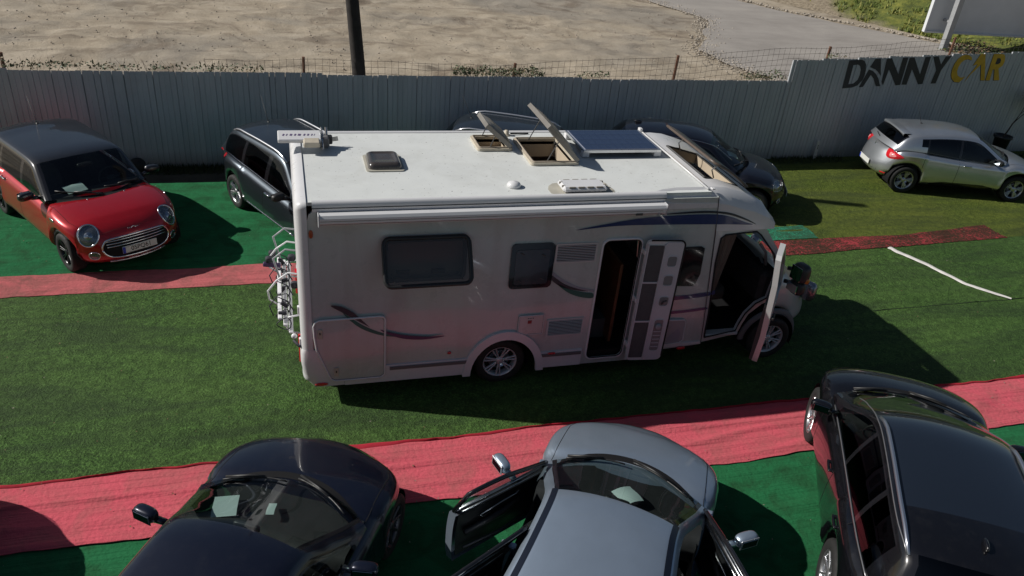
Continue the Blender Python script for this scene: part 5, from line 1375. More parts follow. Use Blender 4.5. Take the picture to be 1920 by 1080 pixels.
    for y in (.32, 1.98):
        mb = MB(); mb.box((-.005, y, .62), (.04, .14, .34), ch=.01); put(mb.build('tail_light', REDL, root))
    # skirts, rubbing strips
    for ol in ([(.5, .245), (2.05, .245), (2.07, .49), (.5, .49)], [(3.0, .245), (3.60, .245), (3.60, .49), (2.99, .49)], [(4.26, .25), (4.62, .32), (4.8, .40), (5.37, .42), (5.36, .46), (4.26, .46)]):
        put(plate('skirt', ol, [], side(-.018), -.02, WH, root))
    for x0, x1 in ((1.05, 2.045), (3.01, 3.59)):
        put(MB().box(((x0+x1)/2, -.026, .445), (x1-x0, .012, .05), ch=.004).build('rubbing_strip', STRIP, root))
    o_ = arch(2.53, .22, .545, .645, 20); i_ = arch(2.53, .22, .445, .525, 20)[::-1]
    put(plate('wheel_arch_moulding', o_+i_, [], side(-.035), -.05, WH, root))
    # floor pan / chassis
    put(MB().box((1.1, 1.15, .36), (1.85, 2.2, .10)).box((2.53, 1.15, .36), (1.0, 1.5, .10)).box((4.18, 1.15, .36), (2.3, 2.2, .10)).build('floor', DARK, root)); put(MB().box((4.5, 1.15, .26), (4.6, .9, .12)).build('chassis', DARK, root))
    put(MB().box((2.6, 2.262, 1.5), (5, .01, 2.2)).build('inner_wall', mat('lining', (.16, .13, .1), .8), root))
    # ---- interior seen through the doors and hatches
    WOOD = mat('wood_veneer', (.10, .042, .018), .4, var=.35, vs=4)
    put(MB().box((4.06, .62, 1.05), (.04, .9, 1.2)).build('cabinet', WOOD, root)); put(MB().box((3.1, 1.6, .8), (1.0, 1.1, .85)).build('cabinet', WOOD, root))
    put(MB().box((3.93, .22, .38), (.5, .32, .06)).build('entry_step', mat('step_grey', (.06, .065, .065), .7), root)); put(MB().box((3.93, .5, .56), (.5, .3, .3)).build('entry_step', mat('step_grey', (.06, .065, .065), .7), root))
    put(MB().box((4.6, 1.7, .75), (.7, .9, .6), ch=.05).build('bench_seat', SEAT, root)); put(MB().box((3.93, 1.2, .75), (.25, .4, .1), ch=.03).build('towel', mat('teal_cloth', (.02, .08, .085), .9), root))
    # ---- roof
    fr = lambda u, v: (u, v, 2.70)
    put(plate('roof', rrect(.12, .04, 5.04, 2.26, .02, 2), [rrect(2.42, 1.55, 2.80, 1.97, .02, 2), rrect(3.0, 1.02, 3.56, 1.87, .02, 2)], fr, -.04, GR, root))
    for y, sg, x1 in ((.0, 1, 4.40), (2.30, -1, 4.40)):
        prof = [(.075, 2.704), (.06, 2.716), (.035, 2.718), (.012, 2.705), (-.002, 2.68), (-.006, 2.63), (.0, 2.60)]
        rows = [[(x, y+sg*a, b) for a, b in prof] for x in (.20, 1.5, 2.8, x1)]
        mb = MB(); mb.grid(rows); put(mb.build('roof_edge_rail', WH, root, smooth=True))
        put(MB().box(((.2+x1)/2, y-sg*.007, 2.645), (x1-.2, .004, .008)).build('gutter_line', DARK, root))
    # black rear-edge seal line between cap and roof
    # awning cassette
    prof = [(0, 2.60), (-.05, 2.612), (-.095, 2.60), (-.115, 2.57), (-.118, 2.545), (-.108, 2.535), (-.112, 2.515), (-.10, 2.487), (-.06, 2.474), (0, 2.47)]
    mb = MB(); mb.grid([[(x, a-.008, b) for a, b in prof] for x in (.27, 1.6, 3.0, 4.37)])
    for x in (.27, 4.37): mb.add([(x, a-.008, b) for a, b in prof], [tuple(range(len(prof)))])
    aw = put(mb.build('awning_case', WH, root))
    for x in (.262, 4.378): MB().box((x, -.062, 2.54), (.018, .125, .15), ch=.01).build('end_cap', mat('cap_grey', (.4, .41, .43), .4), aw)
    MB().box((2.3, -.121, 2.540), (4.05, .004, .006)).build('shadow_gap', SEAL, aw); MB().box((2.3, -.113, 2.500), (4.05, .004, .006)).build('shadow_gap', SEAL, aw)
    MB().box((4.02, -.118, 2.50), (.09, .008, .03)).build('maker_plate', SEAL, aw); MB().box((4.28, -.118, 2.50), (.03, .008, .03)).build('maker_plate', GREYL, aw)
    # ---- front cap over the cab
    tp = [(5.03, 2.722), (5.12, 2.722), (5.3, 2.705), (5.48, 2.655), (5.62, 2.61), (5.74, 2.56), (5.87, 2.48), (5.98, 2.36), (6.03, 2.24), (6.02, 2.17)]
    ys = [.15, .28, .42, .7, 1.15, 1.57-.0, 1.75, 2.02, 2.15]
    def tp_at(p, y):
        x, z = p; f = 1-abs((y-1.15)/1.0)**2; k = max(0, (2.62-z)/.45)
        return (x+.30*f*k**1.3, y, z-.02*f*(z < 2.7)-.04*f*k)
    mb = MB(); vs = {}; V_ = []; F_ = []
    for i, p in enumerate(tp):
        for j, y in enumerate(ys): vs[i, j] = len(V_); V_.append(tp_at(p, y))
    for i in range(len(tp)-1):
        for j in range(len(ys)-1):
            if 1 <= i <= 3 and 2 <= j <= 4: continue
            F_.append((vs[i, j], vs[i, j+1], vs[i+1, j+1], vs[i+1, j]))
    mb.add(V_, F_); put(mb.build('front_cap', WH, root, smooth=True))
    ce = [(4.30, 2.668), (4.36, 2.61), (4.5, 2.575), (5.09, 2.56), (5.3, 2.53), (5.49, 2.47), (5.7, 2.42), (5.9, 2.34), (6.04, 2.25), (6.05, 2.17)]
    te = [(4.26, 2.702), (4.38, 2.715), (4.6, 2.722), (5.12, 2.722), (5.3, 2.705), (5.48, 2.655), (5.67, 2.60), (5.86, 2.50), (6.0, 2.34), (6.03, 2.17)]
    for y, sg in ((-.004, 1), (2.304, -1)):
        rows = []
        for (a, b), (c, d) in zip(ce, te):
            k = min(1, max(0, (a-4.28)/.12)); rows.append([(a, y, b), (a+(c-a)*.5, y+sg*.05*k, b+(d-b)*.62), (c, y+sg*(.154)*(.4+.6*k), d)])
        mb = MB(); mb.grid(rows); put(mb.build('cap_shoulder', WH, root, smooth=True))
        lo = [(6.03, 2.17), (5.5, 2.165), (5.19, 2.17), (5.13, 2.57)]
        put(plate('cap_side', [(5.13, 2.56)]+ce[4:]+lo[1:3], [], side(y), sg*-.02 if False else (-.02 if sg > 0 else .02), GW if False else WH, root))
        put(plate('cap_shoulder_side', ce[:5]+[(5.13, 2.50), (4.45, 2.50), (4.33, 2.58)], [], side(y+sg*.001), (-.012 if sg > 0 else .012), WH, root))
    put(MB().box((5.55, 1.15, 2.175), (.86, 2.26, .012)).build('cap_underside', WH, root))
    for sg, y in ((1, -.0075), (-1, 2.3075)):
        put(MB().tube([(5.12, y, 2.66), (5.15, y, 2.45), (5.20, y, 2.1), (5.345, y, .8), (5.38, y, .42)], .005, 5).build('joint_line', SEAL, root))
    # raised seam rail across the roof
    mb = MB(); mb.tube([(5.0, .08, 2.722), (4.99, 1.15, 2.728), (5.0, 2.2, 2.722)], .013, 8); put(mb.build('roof_seam_rail', WH, root, smooth=True))
    mb = MB(); mb.box((5.05, .06, 2.735), (.05, .06, .02), ch=.006); put(mb.build('seam_end_cap', WH, root)); mb = MB(); mb.box((4.98, 2.2, 2.75), (.05, .08, .05), ch=.008); put(mb.build('seam_end_cap', WH, root))
    # ---- cab side with open door aperture
    yc = lambda u: .0+.10*max(0, min(1, (u-5.3)/.9))
    cab = [(5.37, .42), (5.99, .47), (6.03, .62), (6.10, .78), (6.28, .93), (6.42, .98), (6.47, 1.42), (6.30, 1.78), (5.97, 2.165), (5.20, 2.165), (5.22, 2.0), (5.335, .8)]
    hole = [(5.43, .50), (5.94, .53), (5.975, .66), (6.03, .80), (6.17, .95), (6.33, 1.03), (6.37, 1.45), (6.24, 1.73), (5.93, 2.05), (5.85, 2.105), (5.36, 2.105), (5.30, 2.06), (5.305, 1.7), (5.40, .9), (5.42, .56)]
    for y, sg in ((0, 1), (2.30, -1)):
        put(plate('cab_side', cab, [hole] if sg > 0 else [], lambda u, v: (u, y+sg*yc(u)+sg*.004, v), (-.05 if sg > 0 else .05), mat('cab_silver', (.56, .56, .56), .38, .1, coat=.6, var=.04), root))
    mb = MB(); mb.tube([(u, yc(u)-.003, v) for u, v in hole+[hole[0]]], .011, 6, cap=False); put(mb.build('door_seal', RUBBER, root, smooth=True))
    cs = MATS['cab_silver']
    mb = MB(); mb.box((5.69, .16, .50), (.56, .26, .05), ch=.015); put(mb.build('cab_step', cs, root))
    # cab interior
    for y in (.62, 1.68):
        mb = MB(); ellipsoid(mb, (5.62, y, .95), (.52, .52, .22), 4, 16, 8); ellipsoid(mb, (5.40, y, 1.30), (.2, .5, .72), 4, 16, 8, Matrix.Rotation(-.15, 3, 'Y')); ellipsoid(mb, (5.35, y, 1.75), (.12, .26, .2), 3, 12, 8); put(mb.build('cab_seat', mat('cab_cloth', (.06, .055, .05), .9, var=.2), root, smooth=True))
    put(MB().box((6.42, 1.15, .66), (.06, 2.1, .6)).build('bulkhead', DARK, root)); put(MB().box((6.36, 1.15, 1.15), (.30, 2.0, .5), ch=.06).build('dashboard', INTER, root)); put(MB().box((5.8, 1.15, .50), (1.3, 2.0, .06)).build('cab_floor', DARK, root))
    c = Vector((6.13, 1.70, 1.22)); R = Matrix.Rotation(-.75, 3, 'Y'); mb = MB(); mb.tube([c+R @ Vector((0, math.cos(2*PI*k/24)*.2, math.sin(2*PI*k/24)*.2)) for k in range(25)], .016, 6, cap=False); mb.tube([c+R @ Vector((0, -.19, 0)), c, c+R @ Vector((0, .19, 0))], .02, 6); put(mb.build('steering_wheel', BLACK, root))
    # gathered curtain by the door pillar
    rows = []
    for i in range(30):
        t = i/29; rows.append([(5.36+.30*t*(1-.55*k/6)+.0, .16+.03*math.sin(i*1.7)+.05*t, 2.08-.95*k/6-.2*t*(k/6)) for k in range(7)])
    mb = MB(); mb.grid(rows); put(mb.build('curtain', mat('beige_curtain', (.22, .18, .15), .95, var=.1), root, smooth=True))
    put(MB().tube([(6.18, .13, 1.55), (6.12, .12, 1.75), (6.0, .12, 1.88)], .02, 8).build('grab_handle', mat('grey_trim2', (.16, .17, .18), .6), root, smooth=True))
    put(MB().box((6.05, .6, 2.06), (.3, .5, .05), Matrix.Rotation(.5, 3, 'Y'), ch=.01).build('sun_visor', mat('grey_trim2', (.16, .17, .18), .6), root))
    # ---- van nose (shell in wheelbase-centred coordinates)
    van = std(wb=4.03, fo=.97, ro=2.2, hw=1.03, r=.34, ra=.40, sill=.38, p=6.5, bowf=.22, low=.1, bot_f=.26, bot_r=.4,
        plan=[(-4, 1.0), (1.5, 1.03), (2.2, 1.02), (2.8, .86)], top=[(-4, 1.4), (1.6, 1.48), (1.9, 1.43), (2.2, 1.33), (2.5, 1.18), (2.75, 1.06), (3.0, .88)], drop=[(-4, .03), (1.7, .04), (2.4, .12), (2.8, .16)],
        nose=[(0, .10), (.2, .0), (.4, 0), (.6, .05), (.8, .12), (1, .26)], tailp=[(0, 0), (1, 0)], roof=[(-1, 1), (1, 1)], gxf=1, gxr=-1, gmid=0, roofB=0, roofC=0, rwin=0, gst=[], wins=[], dx=[], xcut=1.7, xtail=-9, rbz=0, dashx=0, seatx=0, handles=[], mirx=0,
        rim='multi', rimm=mat('painted_rim', (.55, .55, .56), .35, .25), mats={'body': cs})
    A = [-1+2*i/110 for i in range(111)]; A = [a for a in A if a > .28]+[]
    B = [-1, -.97, -.9, -.78, -.6, -.4, -.2, 0, .2, .4, .6, .78, .9, .97, 1]; Cc = [-1, -.96, -.88, -.75, -.6, -.45, -.3, -.15, 0, .15, .3, .45, .6, .75, .88, .96, 1]
    van.root = root
    def shell(nm, L1, L2, fn, m, cond=lambda c: True):
        mb = MB(); g = [[van.pos(*fn(a, b)) for b in L2] for a in L1]
        for i in range(len(L1)-1):
            for j in range(len(L2)-1):
                q = [g[i][j], g[i+1][j], g[i+1][j+1], g[i][j+1]]
                if cond(sum(q, Vector())/4): mb.add(q, [(0, 1, 2, 3)])
        me = mb.mesh(nm, (m,), True, weld=True); return link(nm, me, None, root)
    cx = 6.40-OX
    o1 = shell('bonnet', A, B, lambda a, b: (a, b, 1), cs, lambda c: c.x > cx-.05)
    for b in (-1, 1): shell('front_wing', A, Cc, lambda a, c: (a, b, c), cs, lambda c: c.x > cx+(.0 if c.z > .95 else -.3 if c.z < .9 and c.x > 9 else 0))
    shell('front_bumper', B, Cc, lambda b, c: (1, b, c), cs); shell('underbody', A, B, lambda a, b: (a, b, -1), DARK, lambda c: c.x > cx)
    mb = MB(); rows = []
    for k in range(25):
        a = -.1+(PI+.1)*k/24; X = van.wb/2+math.cos(a)*.40; Z = .34+math.sin(a)*.40; yy = -(van.hwx(X)*1.0+.012); rows.append([(X, yy+.0, Z), (X+math.cos(a)*.07, yy-.004, Z+math.sin(a)*.07), (X+math.cos(a)*.08, yy+.03, Z+math.sin(a)*.08)])
    MB().grid(rows).build('arch_trim', mat('bumper_grey', (.14, .14, .145), .6), root, smooth=True)
    put(MB().tube([(6.55, .105, .50), (7.0, .14, .50), (7.2, .28, .52), (7.27, .6, .52)], .0, 4).build('x', BLACK, root)) if False else None
    mb = MB(); ellipsoid(mb, (7.23, .37, .92), (.16, .22, .3), 3, 14, 8, Matrix.Rotation(.5, 3, 'Z')); put(mb.build('headlight', mat('lamp_bowl', (.3, .31, .33), .25, .8), root, smooth=True))
    mb = MB(); ellipsoid(mb, (7.23, 1.93, .92), (.16, .22, .3), 3, 14, 8, Matrix.Rotation(-.5, 3, 'Z')); put(mb.build('headlight', MATS['lamp_bowl'], root, smooth=True))
    put(MB().box((7.445, 1.15, .62), (.05, .9, .22), ch=.02).build('grille', BLACK, root))
    rows = []
    for i in range(9):
        t = i/8; rows.append([(6.52+(5.97-6.52)*t+.22*(1-((y-1.15)/1.0)**2)*(1-.3*t), y+(1.15-y)*.10*t, 1.40+.76*t) for y in [.14+2.02*k/12 for k in range(13)]])
    mb = MB(); mb.grid(rows); put(mb.build('windscreen', GLASSD, root, smooth=True))
    for y, e in ((.13, 1), (2.17, -1)): put(MB().tube([(6.50, y, 1.40), (6.25, y+e*.05, 1.78), (5.97, y+e*.10, 2.16)], .035, 8).build('windscreen_pillar', cs, root, smooth=True))
    van.steer = 0; van.hw = 1.13; van.wheels()
    # ---- cab door, open
    H = Vector((6.38, .085, 0)); ang = math.radians(51)
    M = Matrix.Translation(H) @ Matrix.Rotation(ang, 4, 'Z') @ Matrix.Translation(-H)   # swings the rear edge towards -y
    ol = [(5.50, .50), (5.97, .53), (6.0, .66), (6.06, .80), (6.2, .95), (6.35, 1.03), (6.38, 1.45), (6.24, 1.73), (5.93, 2.05), (5.85, 2.105), (5.46, 2.105), (5.40, 2.06), (5.405, 1.7), (5.46, .9), (5.48, .56)]
    wn = [(5.48, 1.42), (6.25, 1.36), (6.2, 1.67), (5.9, 2.0), (5.50, 2.03)]
    d = plate('cab_door', ol, [wn], lambda u, v: tuple(M @ Vector((u, .0+.12*max(0, v-1.38)+.05*max(0, .85-v), v))), -.07, cs, root); put(d)
    plate('door_trim', [(p[0]*.97+.17, p[1]*.96+.03) for p in ol[:7]]+[(6.28, 1.33), (5.47, 1.38), (5.50, .9)], [], lambda u, v: tuple(M @ Vector((u, .073+.10*max(0, v-1.38), v))), -.055, mat('door_lining', (.05, .052, .056), .6), d)
    plate('door_window', wn, [], lambda u, v: tuple(M @ Vector((u, .035+.12*max(0, v-1.38), v))), -.005, GLASS, d)
    mb = MB(); mb.box(M @ Vector((5.52, -.02, 1.22)), (.16, .03, .04), Matrix.Rotation(ang, 3, 'Z'), ch=.008); mb.build('door_handle', BLACK, d)
    # twin-glass mirror on two arms
    mc = M @ Vector((6.22, -.20, 1.50)); Rz = Matrix.Rotation(math.radians(12), 3, 'Z')
    mb = MB(); ellipsoid(mb, mc+Vector((0, 0, .10)), (.17, .24, .27), 3.4, 18, 12, Rz); ellipsoid(mb, mc+Vector((0, 0, -.12)), (.14, .23, .20), 3.4, 18, 12, Rz)
    for z in (.1, -.1): mb.tube([M @ Vector((6.27, -.02, 1.5+z)), M @ Vector((6.25, -.1, 1.51+z)), mc+Vector((0, .05, z))], .03, 8)
    m_ = mb.build('door_mirror', mat('mirror_black', (.03, .03, .032), .4), d, smooth=True)
    for z, h in ((.10, .2), (-.12, .12)): MB().box(mc+Vector((-.082, -.0, z)), (.012, .18, h), Rz, ch=.004).build('mirror_glass', mat('mirror', (.5, .52, .55), .04, 1), m_)
    mb = MB(); ellipsoid(mb, mc+Vector((.05, -.1, .02)), (.07, .05, .09), 2.4, 10, 8); mb.build('indicator', ORANGE, m_, smooth=True)
    # ---- entry door: frame and open leaf
    mb = MB(); dh = rrect(3.665, .32, 4.195, 2.115, .09)
    put(MB().tube([(u, -.006, v) for u, v in dh+[dh[0]]], .018, 6, cap=False).build('door_frame', WH, root, smooth=True))
    MBx = MB().tube([(u*.97+.118, -.012, v*.985+.018) for u, v in dh+[dh[0]]], .009, 6, cap=False); put(MBx.build('door_seal', RUBBER, root, smooth=True))
    La = math.radians(-6); L0 = Vector((4.215, -.10, 0))
    def lf(u, v, y=0): p = L0+Matrix.Rotation(La, 3, 'Z') @ Vector((u, y, v)); return tuple(p)
    leaf = put(plate('entry_door', rrect(0, .31, .50, 2.13, .07), [], lambda u, v: lf(u, v, 0), -.04, WH, root)); RL = Matrix.Rotation(La, 3, 'Z')
    lm = mat('leaf_inner', (.56, .57, .60), .45, var=.05)
    plate('inner_panel', rrect(.245, .33, .485, 2.11, .05), [], lambda u, v: lf(u, v, -.0), .012, lm, leaf)
    SC = mat('insect_screen', (.085, .085, .088), .8, var=.15, vs=8); 
    for z0, z1 in ((.36, .93), (.95, 1.52), (1.54, 2.06)): plate('screen_panel', rrect(.03, z0, .225, z1, .015, 2), [], lambda u, v: lf(u, v, 0), .010, SC, leaf)
    for z in (.94, 1.53): MB().box(lf(.128, z, -.012), (.20, .014, .022), RL).build('screen_bar', lm, leaf)
    for x in (.018, .236): MB().box(lf(x, 1.21, -.014), (.014, .02, 1.74), RL).build('screen_rail', lm, leaf)
    pm = mat('pocket_grey', (.2, .21, .22), .35)
    for zc, h in ((1.84, .15), (1.56, .15), (1.25, .14), (.72, .50)):
        o = rrect(.30, zc-h/2, .43, zc+h/2, .035); q = plate('door_pocket', o, [], lambda u, v: lf(u, v, -.012), .003, pm, leaf)
        MB().tube([lf(u, v, -.016) for u, v in o+[o[0]]], .006, 5, cap=False).build('pocket_rim', lm, q, smooth=True)
        if h > .3:
            for k in range(5): MB().box(lf(.365, .54+k*.06, -.019), (.10, .006, .008), RL).build('pocket_rib', lm, q)
            mb = MB(); ellipsoid(mb, lf(.365, .86, -.03), (.09, .04, .10), 2, 12, 8); mb.build('pocket_bag', mat('bag_clear', (.3, .32, .34), .2), q, smooth=True)
    mb = MB(); mb.tube([lf(.345, 1.21, -.02), lf(.35, 1.27, -.05), lf(.39, 1.28, -.05)], .012, 6); mb.build('latch', SEAL, leaf, smooth=True)
    MB().tube([lf(u, v, .0) for u, v in rrect(0, .31, .50, 2.13, .07)[:8]+[]], .012, 6).build('leaf_seal', RUBBER, leaf, smooth=True); MB().tube([lf(.5, .38, 0), lf(.5, 2.06, 0)], .013, 6).build('leaf_seal', RUBBER, leaf)
    for z in (.55, 1.25, 1.95): put(MB().box((4.215, -.05, z), (.03, .10, .07), ch=.006).build('hinge', WH, root))
    # ---- windows on the flank
    fr1 = put(MB().tube([(u, -.006, v) for u, v in rrect(.99, 1.70, 1.92, 2.22, .06)+[(1.92, 2.16)]], .028, 6, cap=False).build('window_frame', BLACK, root, smooth=True))
    def pane_pt(u, v):   # u, v in 0..1, corners rounded
        r = .16; e = min(v, 1-v); ins = (r-math.sqrt(max(0, r*r-(r-e)**2)))*.45 if e < r else 0
        x = .955+(.995)*(ins+u*(1-2*ins)); return (x, -.035-.30*v-.035*math.sin(PI*u)**.6*math.sin(PI*min(1, v+.05)), 2.26-.46*v)
    sv_ = [0, .01, .03, .07, .12, .2, .35, .5, .65, .8, .88, .93, .97, .99, 1]
    rows = [[pane_pt(k/16, v) for k in range(17)] for v in sv_]
    mb = MB(); mb.grid(rows); pane = mb.build('window_pane', milky('smoked_glass', (.36, .35, .34), (.15, .148, .145), .45), root, smooth=True); put(pane)
    bd = rows[0]+[r[16] for r in rows[1:]]+rows[-1][15::-1]+[r[0] for r in rows[-2:0:-1]]+[rows[0][0]]
    MB().tube(bd, .026, 6, cap=False).build('pane_edge', BLACK, pane, smooth=True)
    for x in (1.06, 1.84): MB().tube([(x, -.0, 1.78), (x, -.32, 1.85)], .008, 6).build('window_stay', SEAL, pane)
    put(MB().box((1.45, .10, 1.92), (.96, .02, .56)).build('blind', mat('blind_grey', (.42, .40, .38), .8), root))
    put(MB().box((1.45, -.012, 1.712), (.9, .03, .02)).build('window_sill', SEAL, root)); 
    for x in (1.2, 1.62): put(MB().box((x, .06, 1.76), (.16, .03, .05)).build('catch', BLACK, root))
    w2 = put(plate('window', rrect(2.49, 1.49, 3.04, 2.11, .06), [], side(-.022), -.02, WINB, root))
    plate('window_pane', rrect(2.55, 1.55, 2.98, 2.03, .03), [], side(-.026), -.003, mat('window_grey', (.05, .052, .06), .14, coat=.6, var=.2, vs=3), w2)
    for (x, z) in ((2.62, 1.6), (2.9, 1.95), (2.63, 1.98), (2.91, 1.62)): MB().box((x, -.031, z), (.05, .01, .014), Matrix.Rotation(.6, 3, 'Y')).build('window_latch', SEAL, w2)
    put(plate('window', [(4.60, 1.40), (5.06, 1.37), (5.11, 1.55), (5.09, 1.93), (5.04, 1.96), (4.60, 1.96)], [], side(-.016), -.015, WINB, root))
    # ---- vents with separate louvres
    def vent(x0, z0, x1, z1, n):
        f = put(plate('vent', rrect(x0, z0, x1, z1, .015, 2), [rrect(x0+.025, z0+.02, x1-.025, z1-.02, .006, 2)], side(-.014), -.014, lmv, root))
        plate('vent_back', rrect(x0+.02, z0+.015, x1-.02, z1-.015, .006, 2), [], side(-.002), -.001, DARK, f)
        me = MB().box((0, 0, 0), (x1-x0-.05, .010, .007), Matrix.Rotation(.5, 3, 'X')).mesh('louvre', (lmv,))
        for k in range(n): link('louvre', me, parent=f, loc=((x0+x1)/2, -.011, z0+.02+(z1-z0-.04)*(k+.5)/n))
    lmv = mat('vent_white', (.52, .51, .50), .45, var=.05)
    vent(3.05, 1.815, 3.60, 2.085, 10); vent(3.06, .73, 3.57, .995, 10)
    # ---- hatches and flaps
    def flap(nm, ol, m, r=.009, fill=True):
        f = put(plate(nm, ol, [], side(-.022), -.016, m, root)) if fill else root
        o = MB().tube([(u, -.024, v) for u, v in ol+[ol[0]]], r, 6, cap=False).build('flap_frame', WH, f, smooth=True)
        cx_ = sum(p[0] for p in ol)/len(ol); cz = sum(p[1] for p in ol)/len(ol)
        MB().tube([(cx_+(u-cx_)*.972, -.0225, cz+(v-cz)*.972) for u, v in ol+[ol[0]]], .0035, 5, cap=False).build('flap_gap', SEAL, f); return f
    big = flap('storage_hatch', [(.155, 1.14), (.16, 1.0), (.18, .80), (.33, .36), (.38, .325), (.94, .325), (.985, .36), (.99, .42), (.99, 1.18), (.97, 1.215), (.93, 1.225), (.22, 1.215), (.175, 1.19)][::-1], GW, .014)
    for x, z in ((.225, 1.03), (.40, .46)):
        l = MB().box((x, -.030, z), (.055, .012, .13), ch=.004).build('latch_plate', SAND, big); MB().box((x, -.037, z+.01), (.012, .006, .03)).build('key_slot', DARK, l)
    flap('service_flap', rrect(2.675, .80, 3.005, 1.085, .012, 2), GW, .005)
    put(MB().box((2.82, -.025, .99), (.05, .004, .045)).build('flap_sticker', mat('sticker_red', (.3, .03, .03), .5), root)); 
    for k in range(3): put(MB().box((2.80+k*.03, -.025, 1.045), (.014, .004, .01)).build('flap_mark', SEAL, root))
    h2 = flap('service_flap', [(4.79, .46), (5.02, .47), (5.075, .52), (5.06, .80), (5.03, .845), (4.75, .86), (4.74, .84)][::-1], mat('flap_grey', (.36, .36, .37), .4, coat=.4), .011)
    put(plate('decal', [(4.80, .50), (5.0, .50), (5.03, .6), (4.97, .72), (4.85, .6)], [], side(-.0235), -.001, GREYL, root))
    for (x, z, sx, sz, m) in ((1.80, .60, .05, .04, REDL), (3.17, .475, .11, .03, REDL), (5.07, .385, .13, .05, REDL), (.175, 2.34, .045, .10, mat('amber_lamp', (.35, .07, .02), .3))):
        mb = MB(); ellipsoid(mb, (x, -.03 if z < .5 else -.008, z), (sx, .03, sz), 2.6, 14, 8); put(mb.build('marker_lamp', m, root, smooth=True))
    # ---- painted swooshes (thin decals, 1-2 mm)
    def decal(pts, m, y=-.003, n=5): put(plate('decal', hermit(pts, n), [], side(y-.004), -.001, m, root))
    decal([(3.28, 2.262), (3.7, 2.335), (4.1, 2.39), (4.6, 2.415), (5.1, 2.41), (5.35, 2.37), (5.57, 2.29), (5.70, 2.245), (5.35, 2.262), (4.8, 2.283), (4.1, 2.30), (3.7, 2.295)], NAVY, -.006)
    decal([(4.30, 2.43), (4.8, 2.46), (5.1, 2.455), (5.35, 2.42), (5.6, 2.33), (5.76, 2.245), (5.55, 2.325), (5.33, 2.395), (5.08, 2.43), (4.75, 2.435)], mat('dark_decal', (.012, .016, .03), .3), -.006)
    decal([(.36, 1.41), (.47, 1.395), (.60, 1.315), (.68, 1.23), (.79, 1.10), (.80, 1.085), (.68, 1.17), (.52, 1.29)], GREYD, -.020)
    decal([(.50, 1.30), (.58, 1.235), (.75, 1.10), (.95, .99), (1.15, .935), (1.38, .885), (1.15, .91), (.93, .955), (.72, 1.06), (.58, 1.19)], TEALD, -.021)
    decal([(.93, 1.035), (1.05, .985), (1.25, .925), (1.5, .885), (1.73, .875), (1.5, .845), (1.25, .87), (1.05, .945)], mat('plum_decal', (.05, .03, .09), .35), -.0225)
    decal([(3.05, 1.70), (3.2, 1.58), (3.42, 1.46), (3.64, 1.40), (3.64, 1.37), (3.42, 1.43), (3.2, 1.54), (3.05, 1.65)], GREYL); decal([(3.05, 1.645), (3.2, 1.53), (3.35, 1.455), (3.56, 1.385), (3.35, 1.42), (3.18, 1.48), (3.05, 1.58)], GREYD)
    decal([(3.12, 1.53), (3.3, 1.435), (3.5, 1.375), (3.63, 1.35), (3.63, 1.28), (3.45, 1.31), (3.28, 1.39)], TEALD)
    for z, h in ((1.16, .06), (.94, .04)): decal([(4.62, z), (5.0, z+.01), (5.33, z+.035), (5.32, z+.035+h), (5.0, z+h+.01), (4.62, z+h)], NAVY, n=2)
    decal([(5.37, 1.20), (5.41, 1.22), (5.40, 1.285), (5.36, 1.265)], NAVY, n=1)
    # ---- roof fittings (all bolted to the coach)
    def hatch(x0, y0, x1, y1, deep, lidlen, ang, lidw=None):
        z = 2.70; o = rrect(x0-.05, y0-.05, x1+.05, y1+.05, .05, 4); i_ = rrect(x0+.005, y0+.005, x1-.005, y1-.005, .02, 4)
        f = put(plate('roof_hatch', o, [i_], lambda u, v: (u, v, z+.004), .035, SAND, root))
        MB().tube([(u, v, z+.045) for u, v in rrect(x0-.02, y0-.02, x1+.02, y1+.02, .03, 3)+[(x1+.02, y1-.01)]], .012, 6, cap=False).build('hatch_rim', mat('hatch_rim', (.33, .28, .22), .6, var=.3, vs=12), f, smooth=True)
        cm = mat('hatch_lining', (.48, .40, .30), .7, var=.1)
        for a, b, c, d in ((x0, y0, x1, y0), (x1, y0, x1, y1), (x1, y1, x0, y1), (x0, y1, x0, y0)):
            mb = MB(); mb.grid([[(a, b, z+.03), (c, d, z+.03)], [(a, b, z-deep*.5), (c, d, z-deep*.5)], [(a, b, z-deep), (c, d, z-deep)]]); mb.build('hatch_lining', cm, f)
        if deep < .15: MB().box(((x0+x1)/2, (y0+y1)/2, z-deep), (x1-x0, y1-y0, .01)).build('hatch_blind', cm, f)
        # lid: shallow dome hinged on the +x side
        Rm = Matrix.Rotation(ang, 3, 'Y'); H = Vector((x1+.04, (y0+y1)/2, z+.07)); w = (y1-y0)/2+.04; rows = []
        for a in range(9):
            u = -lidlen*a/8; rows.append([H+Rm @ Vector((u, -w+2*w*b/8, .04*min(1, min(a, 8-a)/1.5)*min(1, min(b, 8-b)/1.5))) for b in range(9)])
        mb = MB(); mb.grid(rows); mb.grid([[H+Rm @ Vector((-lidlen*a/8, -w+2*w*b/8, -.05)) for b in range(9)] for a in range(9)])
        rim = [(0, -w), (-lidlen, -w), (-lidlen, w), (0, w), (0, -w)]; mb.grid([[H+Rm @ Vector((a, b, .004)) for a, b in rim], [H+Rm @ Vector((a, b, -.055)) for a, b in rim]])
        lid = mb.build('hatch_lid', mat('lid_grey_brown', (.19, .175, .155), .35, var=.15, vs=5, coat=.2), f, smooth=False)
        for sy in (-1, 1): MB().tube([(x0+.3*(x1-x0), (y0+y1)/2+sy*w*.9, z+.03), H+Rm @ Vector((-lidlen*.6, sy*w*.9, -.02))], .007, 6).build('hatch_stay', SEAL, f)
        return f
    hatch(2.42, 1.55, 2.80, 1.97, .10, .46, math.radians(40)); hatch(3.0, 1.02, 3.56, 1.87, .22, .64, math.radians(46))
